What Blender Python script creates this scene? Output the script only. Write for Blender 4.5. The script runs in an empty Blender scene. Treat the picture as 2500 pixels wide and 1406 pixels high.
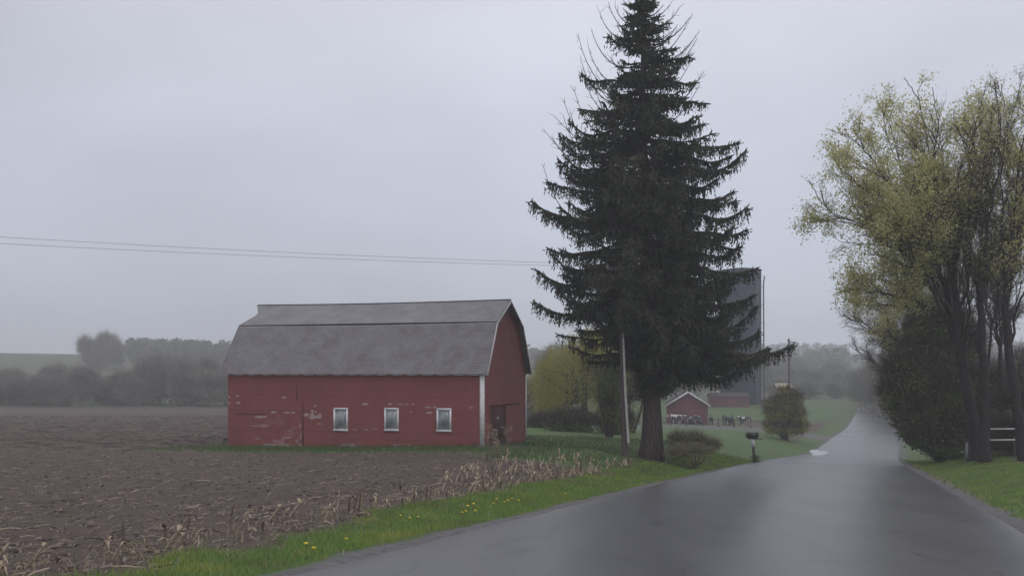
import bpy, bmesh, math, random
import numpy as np
from mathutils import Vector, Matrix
from mathutils.kdtree import KDTree
R = math.radians
random.seed(7)
rng = np.random.default_rng(7)

# ------------------------------------------------------------------ camera, sky, sun, exposure
scn = bpy.context.scene
col = scn.collection
CAM_Z = 3.62            # eye above the barn's ground; the road under the car stands 2.1 m above it
F = 2400.0              # focal length in pixels of the 2500 px wide photograph
cd = bpy.data.cameras.new('camera')
cam = bpy.data.objects.new('camera', cd)
col.objects.link(cam)
cam.location = (0, 0, CAM_Z)
cam.rotation_euler = (R(90), 0, 0)
cd.sensor_width = 36
cd.lens = 36 * F / 2500
cd.shift_y = 205 / 2500
cd.clip_start = 0.1
cd.clip_end = 6000
scn.camera = cam

world = bpy.data.worlds.new('World')
scn.world = world
world.use_nodes = True
nt = world.node_tree
nt.nodes.clear()
def N(nt, t, **kw):
    n = nt.nodes.new(t)
    for k, v in kw.items():
        setattr(n, k, v)
    return n
SUN_EL, SUN_ROT = R(50), R(140)
wout = N(nt, 'ShaderNodeOutputWorld')
bg = N(nt, 'ShaderNodeBackground')
sky = N(nt, 'ShaderNodeTexSky', sky_type='NISHITA')
sky.sun_disc = False
sky.sun_elevation = SUN_EL
sky.sun_rotation = SUN_ROT
skm = N(nt, 'ShaderNodeVectorMath', operation='SCALE')
skm.inputs['Scale'].default_value = 0.10
nt.links.new(sky.outputs[0], skm.inputs[0])
tc = N(nt, 'ShaderNodeTexCoord')
sep = N(nt, 'ShaderNodeSeparateXYZ')
nt.links.new(tc.outputs['Generated'], sep.inputs[0])
ramp = N(nt, 'ShaderNodeValToRGB')            # overcast layer: grey-blue, brighter higher up
cr = ramp.color_ramp
cr.elements[0].position = 0.0
cr.elements[0].color = (0.56, 0.60, 0.71, 1)
cr.elements[1].position = 1.0
cr.elements[1].color = (0.78, 0.79, 0.87, 1)
e = cr.elements.new(0.10); e.color = (0.555, 0.595, 0.70, 1)
e = cr.elements.new(0.22); e.color = (0.595, 0.62, 0.72, 1)
e = cr.elements.new(0.34); e.color = (0.655, 0.67, 0.755, 1)
nt.links.new(sep.outputs['Z'], ramp.inputs[0])
mp = N(nt, 'ShaderNodeMapping')
mp.inputs['Scale'].default_value = (1.5, 1.5, 3.2)
mp.inputs['Location'].default_value = (0.35, 0.0, 0.15)
nt.links.new(tc.outputs['Generated'], mp.inputs[0])
nz = N(nt, 'ShaderNodeTexNoise')
nz.inputs['Scale'].default_value = 1.5
nz.inputs['Detail'].default_value = 4
nz.inputs['Roughness'].default_value = 0.45
nt.links.new(mp.outputs[0], nz.inputs[0])
mr = N(nt, 'ShaderNodeMapRange')
mr.inputs['From Min'].default_value = 0.3
mr.inputs['From Max'].default_value = 0.7
mr.inputs['To Min'].default_value = 0.86
mr.inputs['To Max'].default_value = 1.14
nt.links.new(nz.outputs['Fac'], mr.inputs[0])
mrx = N(nt, 'ShaderNodeMapRange')             # thinner cloud towards the right
mrx.inputs['From Min'].default_value = -0.5
mrx.inputs['From Max'].default_value = 0.5
mrx.inputs['To Min'].default_value = 0.88
mrx.inputs['To Max'].default_value = 1.20
nt.links.new(sep.outputs['X'], mrx.inputs[0])
mul = N(nt, 'ShaderNodeMath', operation='MULTIPLY')
nt.links.new(mr.outputs[0], mul.inputs[0])
nt.links.new(mrx.outputs[0], mul.inputs[1])
sc = N(nt, 'ShaderNodeVectorMath', operation='SCALE')
nt.links.new(ramp.outputs[0], sc.inputs[0])
nt.links.new(mul.outputs[0], sc.inputs['Scale'])
mix = N(nt, 'ShaderNodeMix', data_type='RGBA')
mix.inputs[0].default_value = 0.06
nt.links.new(sc.outputs[0], mix.inputs[6])
nt.links.new(skm.outputs[0], mix.inputs[7])
nt.links.new(mix.outputs[2], bg.inputs[0])
bg.inputs[1].default_value = 1.05
nt.links.new(bg.outputs[0], wout.inputs[0])

sd = bpy.data.lights.new('sun', 'SUN')
sd.energy = 0.5
sd.angle = R(30)
sd.color = (1, 0.97, 0.93)
so = bpy.data.objects.new('sun', sd)
col.objects.link(so)
so.rotation_euler = (R(40), 0, R(180 - 140))
scn.view_settings.view_transform = 'Standard'
scn.view_settings.look = 'None'
scn.view_settings.exposure = 0.0
scn.view_settings.gamma = 1
scn.cycles.max_bounces = 6
scn.cycles.volume_bounces = 1
scn.cycles.transparent_max_bounces = 8

# ------------------------------------------------------------------ helpers
def P(px, py, Y):
    """a direction measured in the photograph, taken to the depth Y"""
    return Vector(((px - 1250) / F * Y, Y, CAM_Z + (908 - py) / F * Y))

def tag(o, label=None, cat=None, group=None, kind=None):
    if label: o['label'] = label
    if cat: o['category'] = cat
    if group: o['group'] = group
    if kind: o['kind'] = kind
    return o

def empty(name, loc, rz=0.0):
    o = bpy.data.objects.new(name, None)
    o.empty_display_size = 0.3
    col.objects.link(o)
    o.location = loc
    o.rotation_euler = (0, 0, rz)
    return o

def smooth(o):
    for p in o.data.polygons: p.use_smooth = True
    return o

class MB:
    """collects shapes into one mesh"""
    def __init__(self):
        self.v = []; self.q = []; self.t = []; self.n = 0; self.ng = []
        self.attr = []
    def add(self, v, q=None, t=None, a=None):
        v = np.asarray(v, float).reshape(-1, 3)
        if q is not None and len(q): self.q.append(np.asarray(q, int).reshape(-1, 4) + self.n)
        if t is not None and len(t): self.t.append(np.asarray(t, int).reshape(-1, 3) + self.n)
        self.v.append(v); self.n += len(v)
        self.attr.append(np.full(len(v), 0.0) if a is None else np.broadcast_to(a, (len(v),)))
    def box(self, c, s, rz=0.0, M=None):
        x, y, z = s[0] / 2, s[1] / 2, s[2] / 2
        v = np.array([(-x,-y,-z),(x,-y,-z),(x,y,-z),(-x,y,-z),(-x,-y,z),(x,-y,z),(x,y,z),(-x,y,z)])
        if M is not None:
            v = v @ np.array(M.to_3x3()).T
        elif rz:
            cs, sn = math.cos(rz), math.sin(rz)
            v = v @ np.array([[cs, sn, 0], [-sn, cs, 0], [0, 0, 1]])
        self.add(v + np.array(c), [(0,3,2,1),(4,5,6,7),(0,1,5,4),(1,2,6,5),(2,3,7,6),(3,0,4,7)])
    def bar(self, a, b, w, h):
        """box beam from a to b, w wide, h high"""
        a = np.array(a, float); b = np.array(b, float)
        d = b - a; L = np.linalg.norm(d); d /= L
        up = np.array([0, 0, 1.0]) if abs(d[2]) < 0.95 else np.array([0, 1.0, 0])
        s = np.cross(d, up); s /= np.linalg.norm(s); u = np.cross(s, d)
        v = []
        for p in (a, b):
            for i, j in ((-1,-1),(1,-1),(1,1),(-1,1)):
                v.append(p + s * i * w / 2 + u * j * h / 2)
        self.add(v, [(0,3,2,1)[::-1],(4,5,6,7)[::-1],(0,1,5,4)[::-1],(1,2,6,5)[::-1],(2,3,7,6)[::-1],(3,0,4,7)[::-1]])
    def tube(self, pts, rad, sides=6, cap=True, a=None):
        pts = np.asarray(pts, float); k = len(pts)
        rad = np.broadcast_to(rad, (k,))
        T = np.gradient(pts, axis=0)
        T /= np.linalg.norm(T, axis=1)[:, None] + 1e-9
        ref = np.array([0.31, 0.95, 0.1]) if abs(T[:, 2]).mean() > 0.6 else np.array([0, 0, 1.0])
        S = np.cross(T, ref); S /= np.linalg.norm(S, axis=1)[:, None] + 1e-9
        U = np.cross(S, T)
        an = np.arange(sides) * 2 * math.pi / sides
        v = (pts[:, None, :] + rad[:, None, None] * (S[:, None, :] * np.cos(an)[None, :, None] + U[:, None, :] * np.sin(an)[None, :, None])).reshape(-1, 3)
        i = np.arange(k - 1)[:, None] * sides; j = np.arange(sides)[None, :]; j2 = (j + 1) % sides
        q = np.stack([i + j, i + j2, i + sides + j2, i + sides + j], -1).reshape(-1, 4)
        self.add(v, q, a=a)
    def build(self, name, mat, parent=None, smooth_=False, attr=None):
        me = bpy.data.meshes.new(name)
        V = np.concatenate(self.v) if self.v else np.zeros((0, 3))
        Q = np.concatenate(self.q) if self.q else np.zeros((0, 4), int)
        T = np.concatenate(self.t) if self.t else np.zeros((0, 3), int)
        me.vertices.add(len(V)); me.vertices.foreach_set('co', V.ravel())
        nl = len(Q) * 4 + len(T) * 3
        me.loops.add(nl); me.loops.foreach_set('vertex_index', np.concatenate([Q.ravel(), T.ravel()]).astype(np.int32))
        me.polygons.add(len(Q) + len(T))
        st = np.concatenate([np.arange(len(Q)) * 4, len(Q) * 4 + np.arange(len(T)) * 3]).astype(np.int32)
        me.polygons.foreach_set('loop_start', st)
        if smooth_: me.polygons.foreach_set('use_smooth', np.ones(len(Q) + len(T), bool))
        me.update(calc_edges=True); me.validate()
        if attr:
            A = me.attributes.new(attr, 'FLOAT', 'POINT')
            A.data.foreach_set('value', np.concatenate(self.attr).astype(np.float32))
        o = bpy.data.objects.new(name, me)
        if mat: me.materials.append(mat)
        col.objects.link(o)
        if parent: o.parent = parent
        return o

def vnoise(x, y, seed=0):
    xi = np.floor(x).astype(np.int64); yi = np.floor(y).astype(np.int64)
    fx = x - xi; fy = y - yi
    fx = fx * fx * (3 - 2 * fx); fy = fy * fy * (3 - 2 * fy)
    def h(a, b):
        n = (a * 374761393 + b * 668265263 + seed * 1442695) & 0x7fffffff
        n = ((n ^ (n >> 13)) * 1274126177) & 0x7fffffff
        return ((n ^ (n >> 16)) & 0xffff) / 65535.0
    return (h(xi, yi) * (1 - fx) + h(xi + 1, yi) * fx) * (1 - fy) + (h(xi, yi + 1) * (1 - fx) + h(xi + 1, yi + 1) * fx) * fy
def fbm(x, y, o=3, seed=0):
    s = 0; a = 0.5; t = 0
    for i in range(o):
        s = s + a * vnoise(x * 2 ** i, y * 2 ** i, seed + i); t += a; a *= 0.5
    return s / t
def sstep(a, b, x):
    t = np.clip((x - a) / (b - a), 0, 1)
    return t * t * (3 - 2 * t)

# ------------------------------------------------------------------ materials
def mat(name):
    m = bpy.data.materials.new(name); m.use_nodes = True
    return m, m.node_tree, m.node_tree.nodes['Principled BSDF']
def ramp_(nt, stops):
    r = N(nt, 'ShaderNodeValToRGB')
    c = r.color_ramp
    c.elements[0].position = stops[0][0]; c.elements[0].color = (*stops[0][1], 1)
    c.elements[1].position = stops[-1][0]; c.elements[1].color = (*stops[-1][1], 1)
    for p, k in stops[1:-1]:
        e = c.elements.new(p); e.color = (*k, 1)
    return r
def noise_(nt, scale, detail=4, rough=0.55, stretch=None, coord='Object'):
    t = N(nt, 'ShaderNodeTexCoord')
    n = N(nt, 'ShaderNodeTexNoise')
    n.inputs['Scale'].default_value = scale; n.inputs['Detail'].default_value = detail; n.inputs['Roughness'].default_value = rough
    if stretch:
        m = N(nt, 'ShaderNodeMapping'); m.inputs['Scale'].default_value = stretch
        nt.links.new(t.outputs[coord], m.inputs[0]); nt.links.new(m.outputs[0], n.inputs[0])
    else:
        nt.links.new(t.outputs[coord], n.inputs[0])
    return n
def simple(name, c1, c2=None, scale=3.0, rough=0.7, spec=0.3, stretch=None, bump=0.0, detail=4, metal=0.0, lo=0.35, hi=0.65):
    m, nt, b = mat(name)
    c2 = c2 or tuple(x * 0.7 for x in c1)
    n = noise_(nt, scale, detail, stretch=stretch)
    r = ramp_(nt, [(lo, c2), (hi, c1)])
    nt.links.new(n.outputs['Fac'], r.inputs[0]); nt.links.new(r.outputs[0], b.inputs['Base Color'])
    b.inputs['Roughness'].default_value = rough; b.inputs['Specular IOR Level'].default_value = spec
    b.inputs['Metallic'].default_value = metal
    if bump:
        bp = N(nt, 'ShaderNodeBump'); bp.inputs['Strength'].default_value = bump; bp.inputs['Distance'].default_value = 0.03
        nt.links.new(n.outputs['Fac'], bp.inputs['Height']); nt.links.new(bp.outputs[0], b.inputs['Normal'])
    return m
def leafmat(name, c1, c2, scale=0.6, rough=0.6, trans=0.25, c3=None):
    """leaf colour varies in clumps; thin leaves let some light through"""
    m, nt, b = mat(name)
    n = noise_(nt, scale, 3)
    st = [(0.36, c1), (0.62, c2)] if c3 is None else [(0.34, c1), (0.5, c2), (0.66, c3)]
    r = ramp_(nt, st)
    nt.links.new(n.outputs['Fac'], r.inputs[0]); nt.links.new(r.outputs[0], b.inputs['Base Color'])
    b.inputs['Roughness'].default_value = rough; b.inputs['Specular IOR Level'].default_value = 0.15
    if trans:
        tr = N(nt, 'ShaderNodeBsdfTranslucent'); mx = N(nt, 'ShaderNodeMixShader'); mx.inputs[0].default_value = trans
        nt.links.new(r.outputs[0], tr.inputs[0])
        nt.links.new(b.outputs[0], mx.inputs[1]); nt.links.new(tr.outputs[0], mx.inputs[2])
        nt.links.new(mx.outputs[0], nt.nodes['Material Output'].inputs[0])
    return m

M_white = simple('white_paint', (0.82, 0.79, 0.80), (0.64, 0.61, 0.62), 5, 0.6, 0.3)
M_bark_spruce = simple('spruce_bark', (0.105, 0.082, 0.078), (0.045, 0.034, 0.033), 3, 0.9, 0.1, (6, 6, 0.8), 0.8)
M_bark = simple('grey_bark', (0.060, 0.047, 0.047), (0.028, 0.022, 0.023), 4, 0.85, 0.15, (5, 5, 1), 0.5)
M_needle = leafmat('spruce_needles', (0.040, 0.044, 0.035), (0.078, 0.084, 0.052), 0.7, 0.65, 0.05)
M_deadtwig = simple('dead_twig', (0.09, 0.08, 0.075), (0.05, 0.042, 0.04), 3, 0.9, 0.1)
M_pole = simple('weathered_pole', (0.13, 0.10, 0.10), (0.08, 0.06, 0.06), 4, 0.85, 0.15, (8, 8, 0.5), 0.3)
M_dark = simple('dark_metal', (0.035, 0.036, 0.038), (0.02, 0.02, 0.021), 6, 0.5, 0.4)
M_steel = simple('grey_steel', (0.22, 0.22, 0.23), (0.15, 0.15, 0.16), 6, 0.5, 0.5)

# ------------------------------------------------------------------ the lie of the land
RY = np.array([-60, 0, 10.5, 15.8, 26, 37, 50, 64, 85, 140, 300, 420, 1200.])
RX = np.array([-22.8, -1.9, 1.86, 3.67, 7.2, 11.05, 15.7, 20.9, 29.6, 51.6, 111, 150, 420.])
RZ = np.array([5.9, 2.12, 1.45, 1.11, .46, -.25, -1.10, -2.0, -3.35, -4.1, -4.75, -9.0, -9.])
RH = np.array([4.5, 4.5, 4.5, 4.5, 4.45, 4.4, 4.3, 4.1, 3.7, 3.6, 3.5, 3.5, 3.5])
def _sm(tab):
    yy = np.arange(-60, 1200, 1.0)
    z = np.interp(yy, RY, tab)
    k = np.hanning(15); k /= k.sum()
    zp = np.pad(z, 7, mode='reflect', reflect_type='odd')
    return yy, np.convolve(zp, k, 'valid')
_yy, _xs = _sm(RX); _, _zs = _sm(RZ)
def road_x(Y): return np.interp(Y, _yy, _xs)
def road_z(Y): return np.interp(Y, _yy, _zs)
def road_h(Y): return np.interp(Y, RY, RH)
def road_d(X, Y):
    return (X - road_x(Y)) * 0.94      # signed distance from the centre line, + is right

CT = [  # ground heights measured away from the road
    (-6, 12, 1.25), (-3, 18, 1.05), (-15, 10, 1.2), (-15, 25, .75), (-30, 20, .8), (-8, 44, .0), (-15, 51, -.27), (-8, 49, -.14), (-1.4, 47.5, .0), (0.8, 55, -.27),
    (-25, 50, 0), (-20, 80, -.8), (-50, 112, -1.4), (-12, 112, -1.5), (-40, 60, -.2), (-80, 100, -1.1), (-35, 140, -2.1), (-20, 185, -3.0), (-60, 185, -3.0), (-100, 185, -2.9), (-90, 225, -2.2), (6.8, 47.5, -.4), (4, 42, .15), (5.2, 45, .12), (6.7, 57, -.58),
    (5, 70, -.75), (2, 90, -1.1), (8, 92, -1.6), (14, 115, -2.6), (25, 116, -2.9), (26, 146, -4.05), (31, 146, -4.1), (46, 200, -2.8), (46, 160, -4.1), (10, 150, -2.9), (0, 200, -3.0),
    (36, 100, -3.3), (14, 61, -1.0), (60, 250, -3.2), (-150, 300, 2.5), (-230, 450, 12.0), (-120, 450, 9.), (0, 450, 3), (100, 520, 2), (190, 460, 2.),
    (23, 46, -.3), (30, 46, 0), (17, 25, .9), (12, 10, 1.9), (35, 70, -1.8), (60, 100, -2.2), (60, 60, -.5), (90, 170, -3.4), (150, 250, -3.5), (0, -30, 2.8), (-40, -30, 2.), (40, -30, 2.6), (22.6, 56, -.9)]
CT = np.array(CT, float)
def _U(r2): return r2 * np.log(r2 + 1e-9)
_n = len(CT)
_S = 100.0
_d2 = ((CT[:, None, :2] - CT[None, :, :2]) ** 2).sum(-1) / _S ** 2
_A = np.zeros((_n + 3, _n + 3)); _A[:_n, :_n] = _U(_d2) + np.eye(_n) * 2e-4
_A[:_n, _n] = 1; _A[:_n, _n + 1:] = CT[:, :2] / _S; _A[_n, :_n] = 1; _A[_n + 1:, :_n] = CT[:, :2].T / _S
_w = np.linalg.solve(_A, np.concatenate([CT[:, 2], [0, 0, 0]]))
def tps(X, Y):
    X = np.asarray(X, float); Y = np.asarray(Y, float)
    s = _w[_n] + _w[_n + 1] * X / _S + _w[_n + 2] * Y / _S
    for i in range(_n):
        s = s + _w[i] * _U(((X - CT[i, 0]) ** 2 + (Y - CT[i, 1]) ** 2) / _S ** 2)
    return s
def hills(X, Y):
    r = np.sqrt(X ** 2 + Y ** 2)
    g = lambda x, y, sx, sy, h: h * np.exp(-((X - x) / sx) ** 2 - ((Y - y) / sy) ** 2)
    z = g(260, 800, 260, 120, 13) + g(-130, 760, 260, 120, 9) + g(620, 640, 260, 160, 26) + g(-560, 620, 300, 180, 20)
    return z + 3.0 * (fbm(X / 120, Y / 120, 3, 5) - 0.5) * sstep(150, 500, r)
def base_z(X, Y):
    r = np.sqrt(X ** 2 + Y ** 2)
    w = sstep(430, 620, r) + 0 * X
    w = np.maximum(w, sstep(260, 420, np.abs(X)))
    w = np.maximum(w, sstep(-20, -60, Y) * 0.7)
    t = np.clip(tps(X, Y), -6, 14)
    far = 2.0 + 0 * X
    return t * (1 - w) + far * w + hills(X, Y)
def ground_z(X, Y, cut=True):
    X = np.asarray(X, float); Y = np.asarray(Y, float)
    d = road_d(X, Y); h = road_h(Y)
    e = np.abs(d) - h
    k = sstep(0.2, 6.5, e)
    z = base_z(X, Y)
    rz = road_z(Y) - 0.02 * np.abs(np.clip(d, -h, h))
    bank = np.where(e > 0, -0.10 * np.sin(np.clip(e / 2.2, 0, 1) * math.pi), 0)
    out = rz * (1 - k) + z * k + bank * (1 - sstep(120, 200, Y))
    if cut: out = out - 0.10 * sstep(0.0, -0.5, e)
    return out
def gz(x, y): return float(ground_z(np.array([x], float), np.array([y], float))[0])

# barn frame: C near right corner, U to the left along the long wall, V into the depth of the gable
BA = R(17)
BC = np.array([-1.4, 48.0]); BU = np.array([-math.cos(BA), math.sin(BA)]); BV = np.array([math.sin(BA), math.cos(BA)])
BL, BW = 14.3, 7.4
def barn_uv(X, Y):
    return (X - BC[0]) * BU[0] + (Y - BC[1]) * BU[1], (X - BC[0]) * BV[0] + (Y - BC[1]) * BV[1]

def zones(X, Y):
    """soil, grass, gravel shares by place"""
    d = road_d(X, Y); h = road_h(Y); e = np.abs(d) - h
    wob = (fbm(X / 1.3, Y / 1.3, 3, 11) - 0.5)
    left = d < 0
    u, v = barn_uv(X, Y)
    edge = 2.3 + 1.6 * (fbm(X / 4, Y / 4, 2, 3) - .5)
    field = sstep(edge - .35, edge + .35, -d - h + wob * 1.2) * left
    lot = sstep(-6.6, -4.8, v + wob * 2.6 + 1.2 * (fbm(X / 3, Y / 3, 2, 19) - .5)) * sstep(BL + 1.6, BL + .6, u + wob * 1.2)
    lot = np.maximum(lot, sstep(-1, -4, u - (v + 7) * .2 + wob * 2) * sstep(-10.5, -8.5, v + wob * 2))
    behind = sstep(186, 191, Y + wob * 4)
    field = field * (1 - lot) * (1 - behind)
    field = np.where((Y < -10), field, field)
    gravel = sstep(.55, .1, e + wob * .8) * (e > -2)
    # the yard lane leading off the road
    lx = np.array([2, 14, 25, 36, 45.]); ly = np.array([92, 113, 115, 112, 112.])
    dl = np.full(X.shape, 1e9)
    for i in range(4):
        ax, ay, bx, by = lx[i], ly[i], lx[i + 1], ly[i + 1]
        t = np.clip(((X - ax) * (bx - ax) + (Y - ay) * (by - ay)) / ((bx - ax) ** 2 + (by - ay) ** 2), 0, 1)
        dl = np.minimum(dl, np.hypot(X - ax - t * (bx - ax), Y - ay - t * (by - ay)))
    gravel = np.maximum(gravel, sstep(4.6, 3.0, dl + wob * 2) * (d < 0))
    yard = sstep(15, 11, np.hypot((X - 36) / 1.7, Y - 140) + wob * 3)          # churned yard by the red shed
    yard_ = yard * (d < -8)
    gravel = np.maximum(gravel, 0.9 * sstep(1.6, .9, np.hypot((X - 1.6) / 2.6, (Y - 46.8) / 1.1) + wob * .8))
    wood = sstep(3.2, 5.2, e + wob * 1.5) * (d > 0) * sstep(35, 42, Y + wob * 5) * sstep(110, 90, Y)   # leaf litter under the roadside trees
    ditch = sstep(1.2, .7, np.abs(e - 3.6) + wob) * sstep(95, 105, Y) * (d < 0) * sstep(170, 150, Y)
    soil = np.maximum(field, np.maximum(wood, np.maximum(ditch * .9, yard_)))
    soil = np.maximum(soil, sstep(190, 260, Y) * (.28 + .6 * fbm(X / 30, Y / 60, 3, 88)))
    return np.clip(soil, 0, 1), np.clip(1 - soil, 0, 1), np.clip(gravel, 0, 1), field

# ------------------------------------------------------------------ ground sheet
def steps(lo, a, b, hi, s, g):
    mid = list(np.arange(a, b, s))
    r = []; x = b; st = s
    while x < hi: r.append(x); st *= g; x += st
    r.append(hi)
    l = []; x = a; st = s
    while True:
        st *= g; x -= st
        if x <= lo: break
        l.append(x)
    l.append(lo)
    return np.array(l[::-1] + mid + r)
gx = steps(-880, -18, 24, 880, 0.22, 1.055)
gy = steps(-55, 6, 46, 985, 0.22, 1.035)
GX, GY = np.meshgrid(gx, gy)
Z = ground_z(GX, GY)
soil, grass, gravel, field = zones(GX, GY)
D = road_d(GX, GY)
clod = (fbm(GX * 1.4, GY * 1.4, 4, 21) - .5) * 0.10 + (fbm(GX * 4.5, GY * 4.5, 2, 33) - .5) * .06
furrow = 0.022 * np.sin(D * 2 * math.pi / 0.76 + 1.2 * fbm(GX / 3, GY / 3, 2, 8) * 6)
near = sstep(90, 50, GY)
Z = Z + field * near * (clod + furrow) + (1 - field) * near * (np.abs(D) > road_h(GY) + .1) * (fbm(GX * .8, GY * .8, 3, 41) - .5) * .08
nx, ny = len(gx), len(gy)
idx = np.arange(nx * ny).reshape(ny, nx)
q = np.stack([idx[:-1, :-1], idx[:-1, 1:], idx[1:, 1:], idx[1:, :-1]], -1).reshape(-1, 4)
g = MB(); g.add(np.stack([GX, GY, Z], -1).reshape(-1, 3), q)

m, nt, b = mat('ground_cover')
def attr_(nt, name):
    a = N(nt, 'ShaderNodeAttribute'); a.attribute_name = name; return a
def mixc(nt, f, a, bb):
    x = N(nt, 'ShaderNodeMix', data_type='RGBA')
    for s, i in ((f, 0), (a, 6), (bb, 7)):
        if hasattr(s, 'is_output'): nt.links.new(s, x.inputs[i])
        else: x.inputs[i].default_value = s if i == 0 else (*s, 1)
    return x.outputs[2]
n1 = noise_(nt, 0.5, 8, 0.62); n2 = noise_(nt, 6, 6, 0.7); n3 = noise_(nt, 0.12, 4, 0.5); n4 = noise_(nt, 2.2, 5, .7)
soilc = ramp_(nt, [(0.28, (0.052, 0.034, 0.026)), (0.5, (0.088, 0.059, 0.045)), (0.70, (0.128, 0.090, 0.068))])
nt.links.new(n2.outputs['Fac'], soilc.inputs[0])
soilg = ramp_(nt, [(0.45, (0.088, 0.064, 0.053)), (0.64, (0.074, 0.069, 0.046))])     # faint weeds in the fallow soil
nt.links.new(n1.outputs['Fac'], soilg.inputs[0])
s_ = mixc(nt, 0.45, soilc.outputs[0], soilg.outputs[0])
gr = ramp_(nt, [(0.33, (0.085, 0.085, 0.042)), (0.45, (0.080, 0.125, 0.036)), (0.6, (0.080, 0.165, 0.040))])
nt.links.new(n4.outputs['Fac'], gr.inputs[0])
gr2 = ramp_(nt, [(0.40, (0.100, 0.094, 0.050)), (0.56, (0.062, 0.125, 0.036))])
nt.links.new(n1.outputs['Fac'], gr2.inputs[0])
g_ = mixc(nt, 0.45, gr.outputs[0], gr2.outputs[0])
gv = ramp_(nt, [(0.35, (0.09, 0.082, 0.08)), (0.65, (0.17, 0.16, 0.16))])
nt.links.new(n2.outputs['Fac'], gv.inputs[0])
A = attr_(nt, 'soil'); B = attr_(nt, 'gravel')
c = mixc(nt, A.outputs['Fac'], g_, s_)
c = mixc(nt, B.outputs['Fac'], c, gv.outputs[0])
nt.links.new(c, b.inputs['Base Color'])
b.inputs['Roughness'].default_value = 0.75; b.inputs['Specular IOR Level'].default_value = 0.2
bp = N(nt, 'ShaderNodeBump'); bp.inputs['Strength'].default_value = 0.7; bp.inputs['Distance'].default_value = 0.06
nt.links.new(n2.outputs['Fac'], bp.inputs['Height']); nt.links.new(bp.outputs[0], b.inputs['Normal'])
M_ground = m
go = g.build('ground', M_ground, smooth_=True)
for nm, arr in (('soil', soil), ('gravel', gravel)):
    a = go.data.attributes.new(nm, 'FLOAT', 'POINT'); a.data.foreach_set('value', arr.ravel().astype(np.float32))
tag(go, kind='structure')

# ------------------------------------------------------------------ road
ys = np.concatenate([np.arange(-50, 110, 0.5), np.arange(110, 420, 3.0)])
kk = 25
g = MB(); rows = []
W = []
for y in ys:
    h = float(road_h(y)); xc = float(road_x(y))
    t = np.linspace(-1, 1, kk)
    ew = 0.16 * (vnoise(np.array([y * .9]), np.array([3.3]), 4)[0] - .5) + .1 * (vnoise(np.array([y * 3.1]), np.array([7.3]), 4)[0] - .5)
    ew2 = 0.2 * (vnoise(np.array([y * .8]), np.array([13.3]), 4)[0] - .5)
    tt = t.copy(); dd = tt * h
    dd = dd + np.where(t < 0, ew, ew2) * np.abs(t) ** 6
    X = xc + dd / 0.94
    yv = np.full(kk, y)
    z = road_z(y) - 0.02 * np.abs(dd) + 0.02
    rut = -0.012 * (np.exp(-((np.abs(dd) - .9) / .35) ** 2) + np.exp(-((np.abs(dd) - 2.7) / .35) ** 2))
    z = z + rut
    z[0] -= .08; z[-1] -= .08
    W.append(np.stack([X, yv, z], -1))
W = np.array(W)
idx = np.arange(len(ys) * kk).reshape(len(ys), kk)
q = np.stack([idx[:-1, :-1], idx[:-1, 1:], idx[1:, 1:], idx[1:, :-1]], -1).reshape(-1, 4)
g.add(W.reshape(-1, 3), q)
m, nt, b = mat('wet_asphalt')
n1 = noise_(nt, 0.55, 5, 0.6, (1, .10, 1)); n2 = noise_(nt, 40, 4, 0.7); n3 = noise_(nt, 1.1, 5, 0.6, (1, .12, 1))
for n_ in (n1, n3): n_.inputs[0].links[0].from_node.inputs['Rotation'].default_value = (0, 0, R(20))
r1 = ramp_(nt, [(0.25, (0.094, 0.094, 0.098)), (0.75, (0.116, 0.114, 0.120))])
nt.links.new(n3.outputs['Fac'], r1.inputs[0])
r2 = ramp_(nt, [(0.40, (0.062, 0.061, 0.063)), (0.65, (0.15, 0.148, 0.15))])
nt.links.new(n2.outputs['Fac'], r2.inputs[0])
vo = N(nt, 'ShaderNodeTexVoronoi', feature='DISTANCE_TO_EDGE'); vo.inputs['Scale'].default_value = .33
tco = N(nt, 'ShaderNodeTexCoord'); wn_ = N(nt, 'ShaderNodeTexNoise'); wn_.inputs['Scale'].default_value = 1.3; wn_.inputs['Detail'].default_value = 5
vm = N(nt, 'ShaderNodeVectorMath', operation='ADD'); nt.links.new(tco.outputs['Object'], wn_.inputs[0]); nt.links.new(tco.outputs['Object'], vm.inputs[0]); nt.links.new(wn_.outputs['Color'], vm.inputs[1]); nt.links.new(vm.outputs[0], vo.inputs[0])
crk = ramp_(nt, [(0.004, (.45, .45, .45)), (0.012, (1, 1, 1))]); nt.links.new(vo.outputs['Distance'], crk.inputs[0])
mc = N(nt, 'ShaderNodeMix', data_type='RGBA', blend_type='MULTIPLY'); mc.inputs[0].default_value = .7
nt.links.new(mixc(nt, 0.4, r1.outputs[0], r2.outputs[0]), mc.inputs[6]); nt.links.new(crk.outputs[0], mc.inputs[7]); nt.links.new(mc.outputs[2], b.inputs['Base Color'])
rr = N(nt, 'ShaderNodeMapRange'); rr.inputs['From Min'].default_value = .35; rr.inputs['From Max'].default_value = .65
rr.inputs['To Min'].default_value = 0.29; rr.inputs['To Max'].default_value = 0.36
nt.links.new(n1.outputs['Fac'], rr.inputs[0]); nt.links.new(rr.outputs[0], b.inputs['Roughness'])
b.inputs['Specular IOR Level'].default_value = 0.5
bp = N(nt, 'ShaderNodeBump'); bp.inputs['Strength'].default_value = 0.35; bp.inputs['Distance'].default_value = 0.006
nt.links.new(n2.outputs['Fac'], bp.inputs['Height']); nt.links.new(bp.outputs[0], b.inputs['Normal'])
M_road = m
ro = g.build('road', M_road, smooth_=True); tag(ro, kind='structure')

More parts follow.
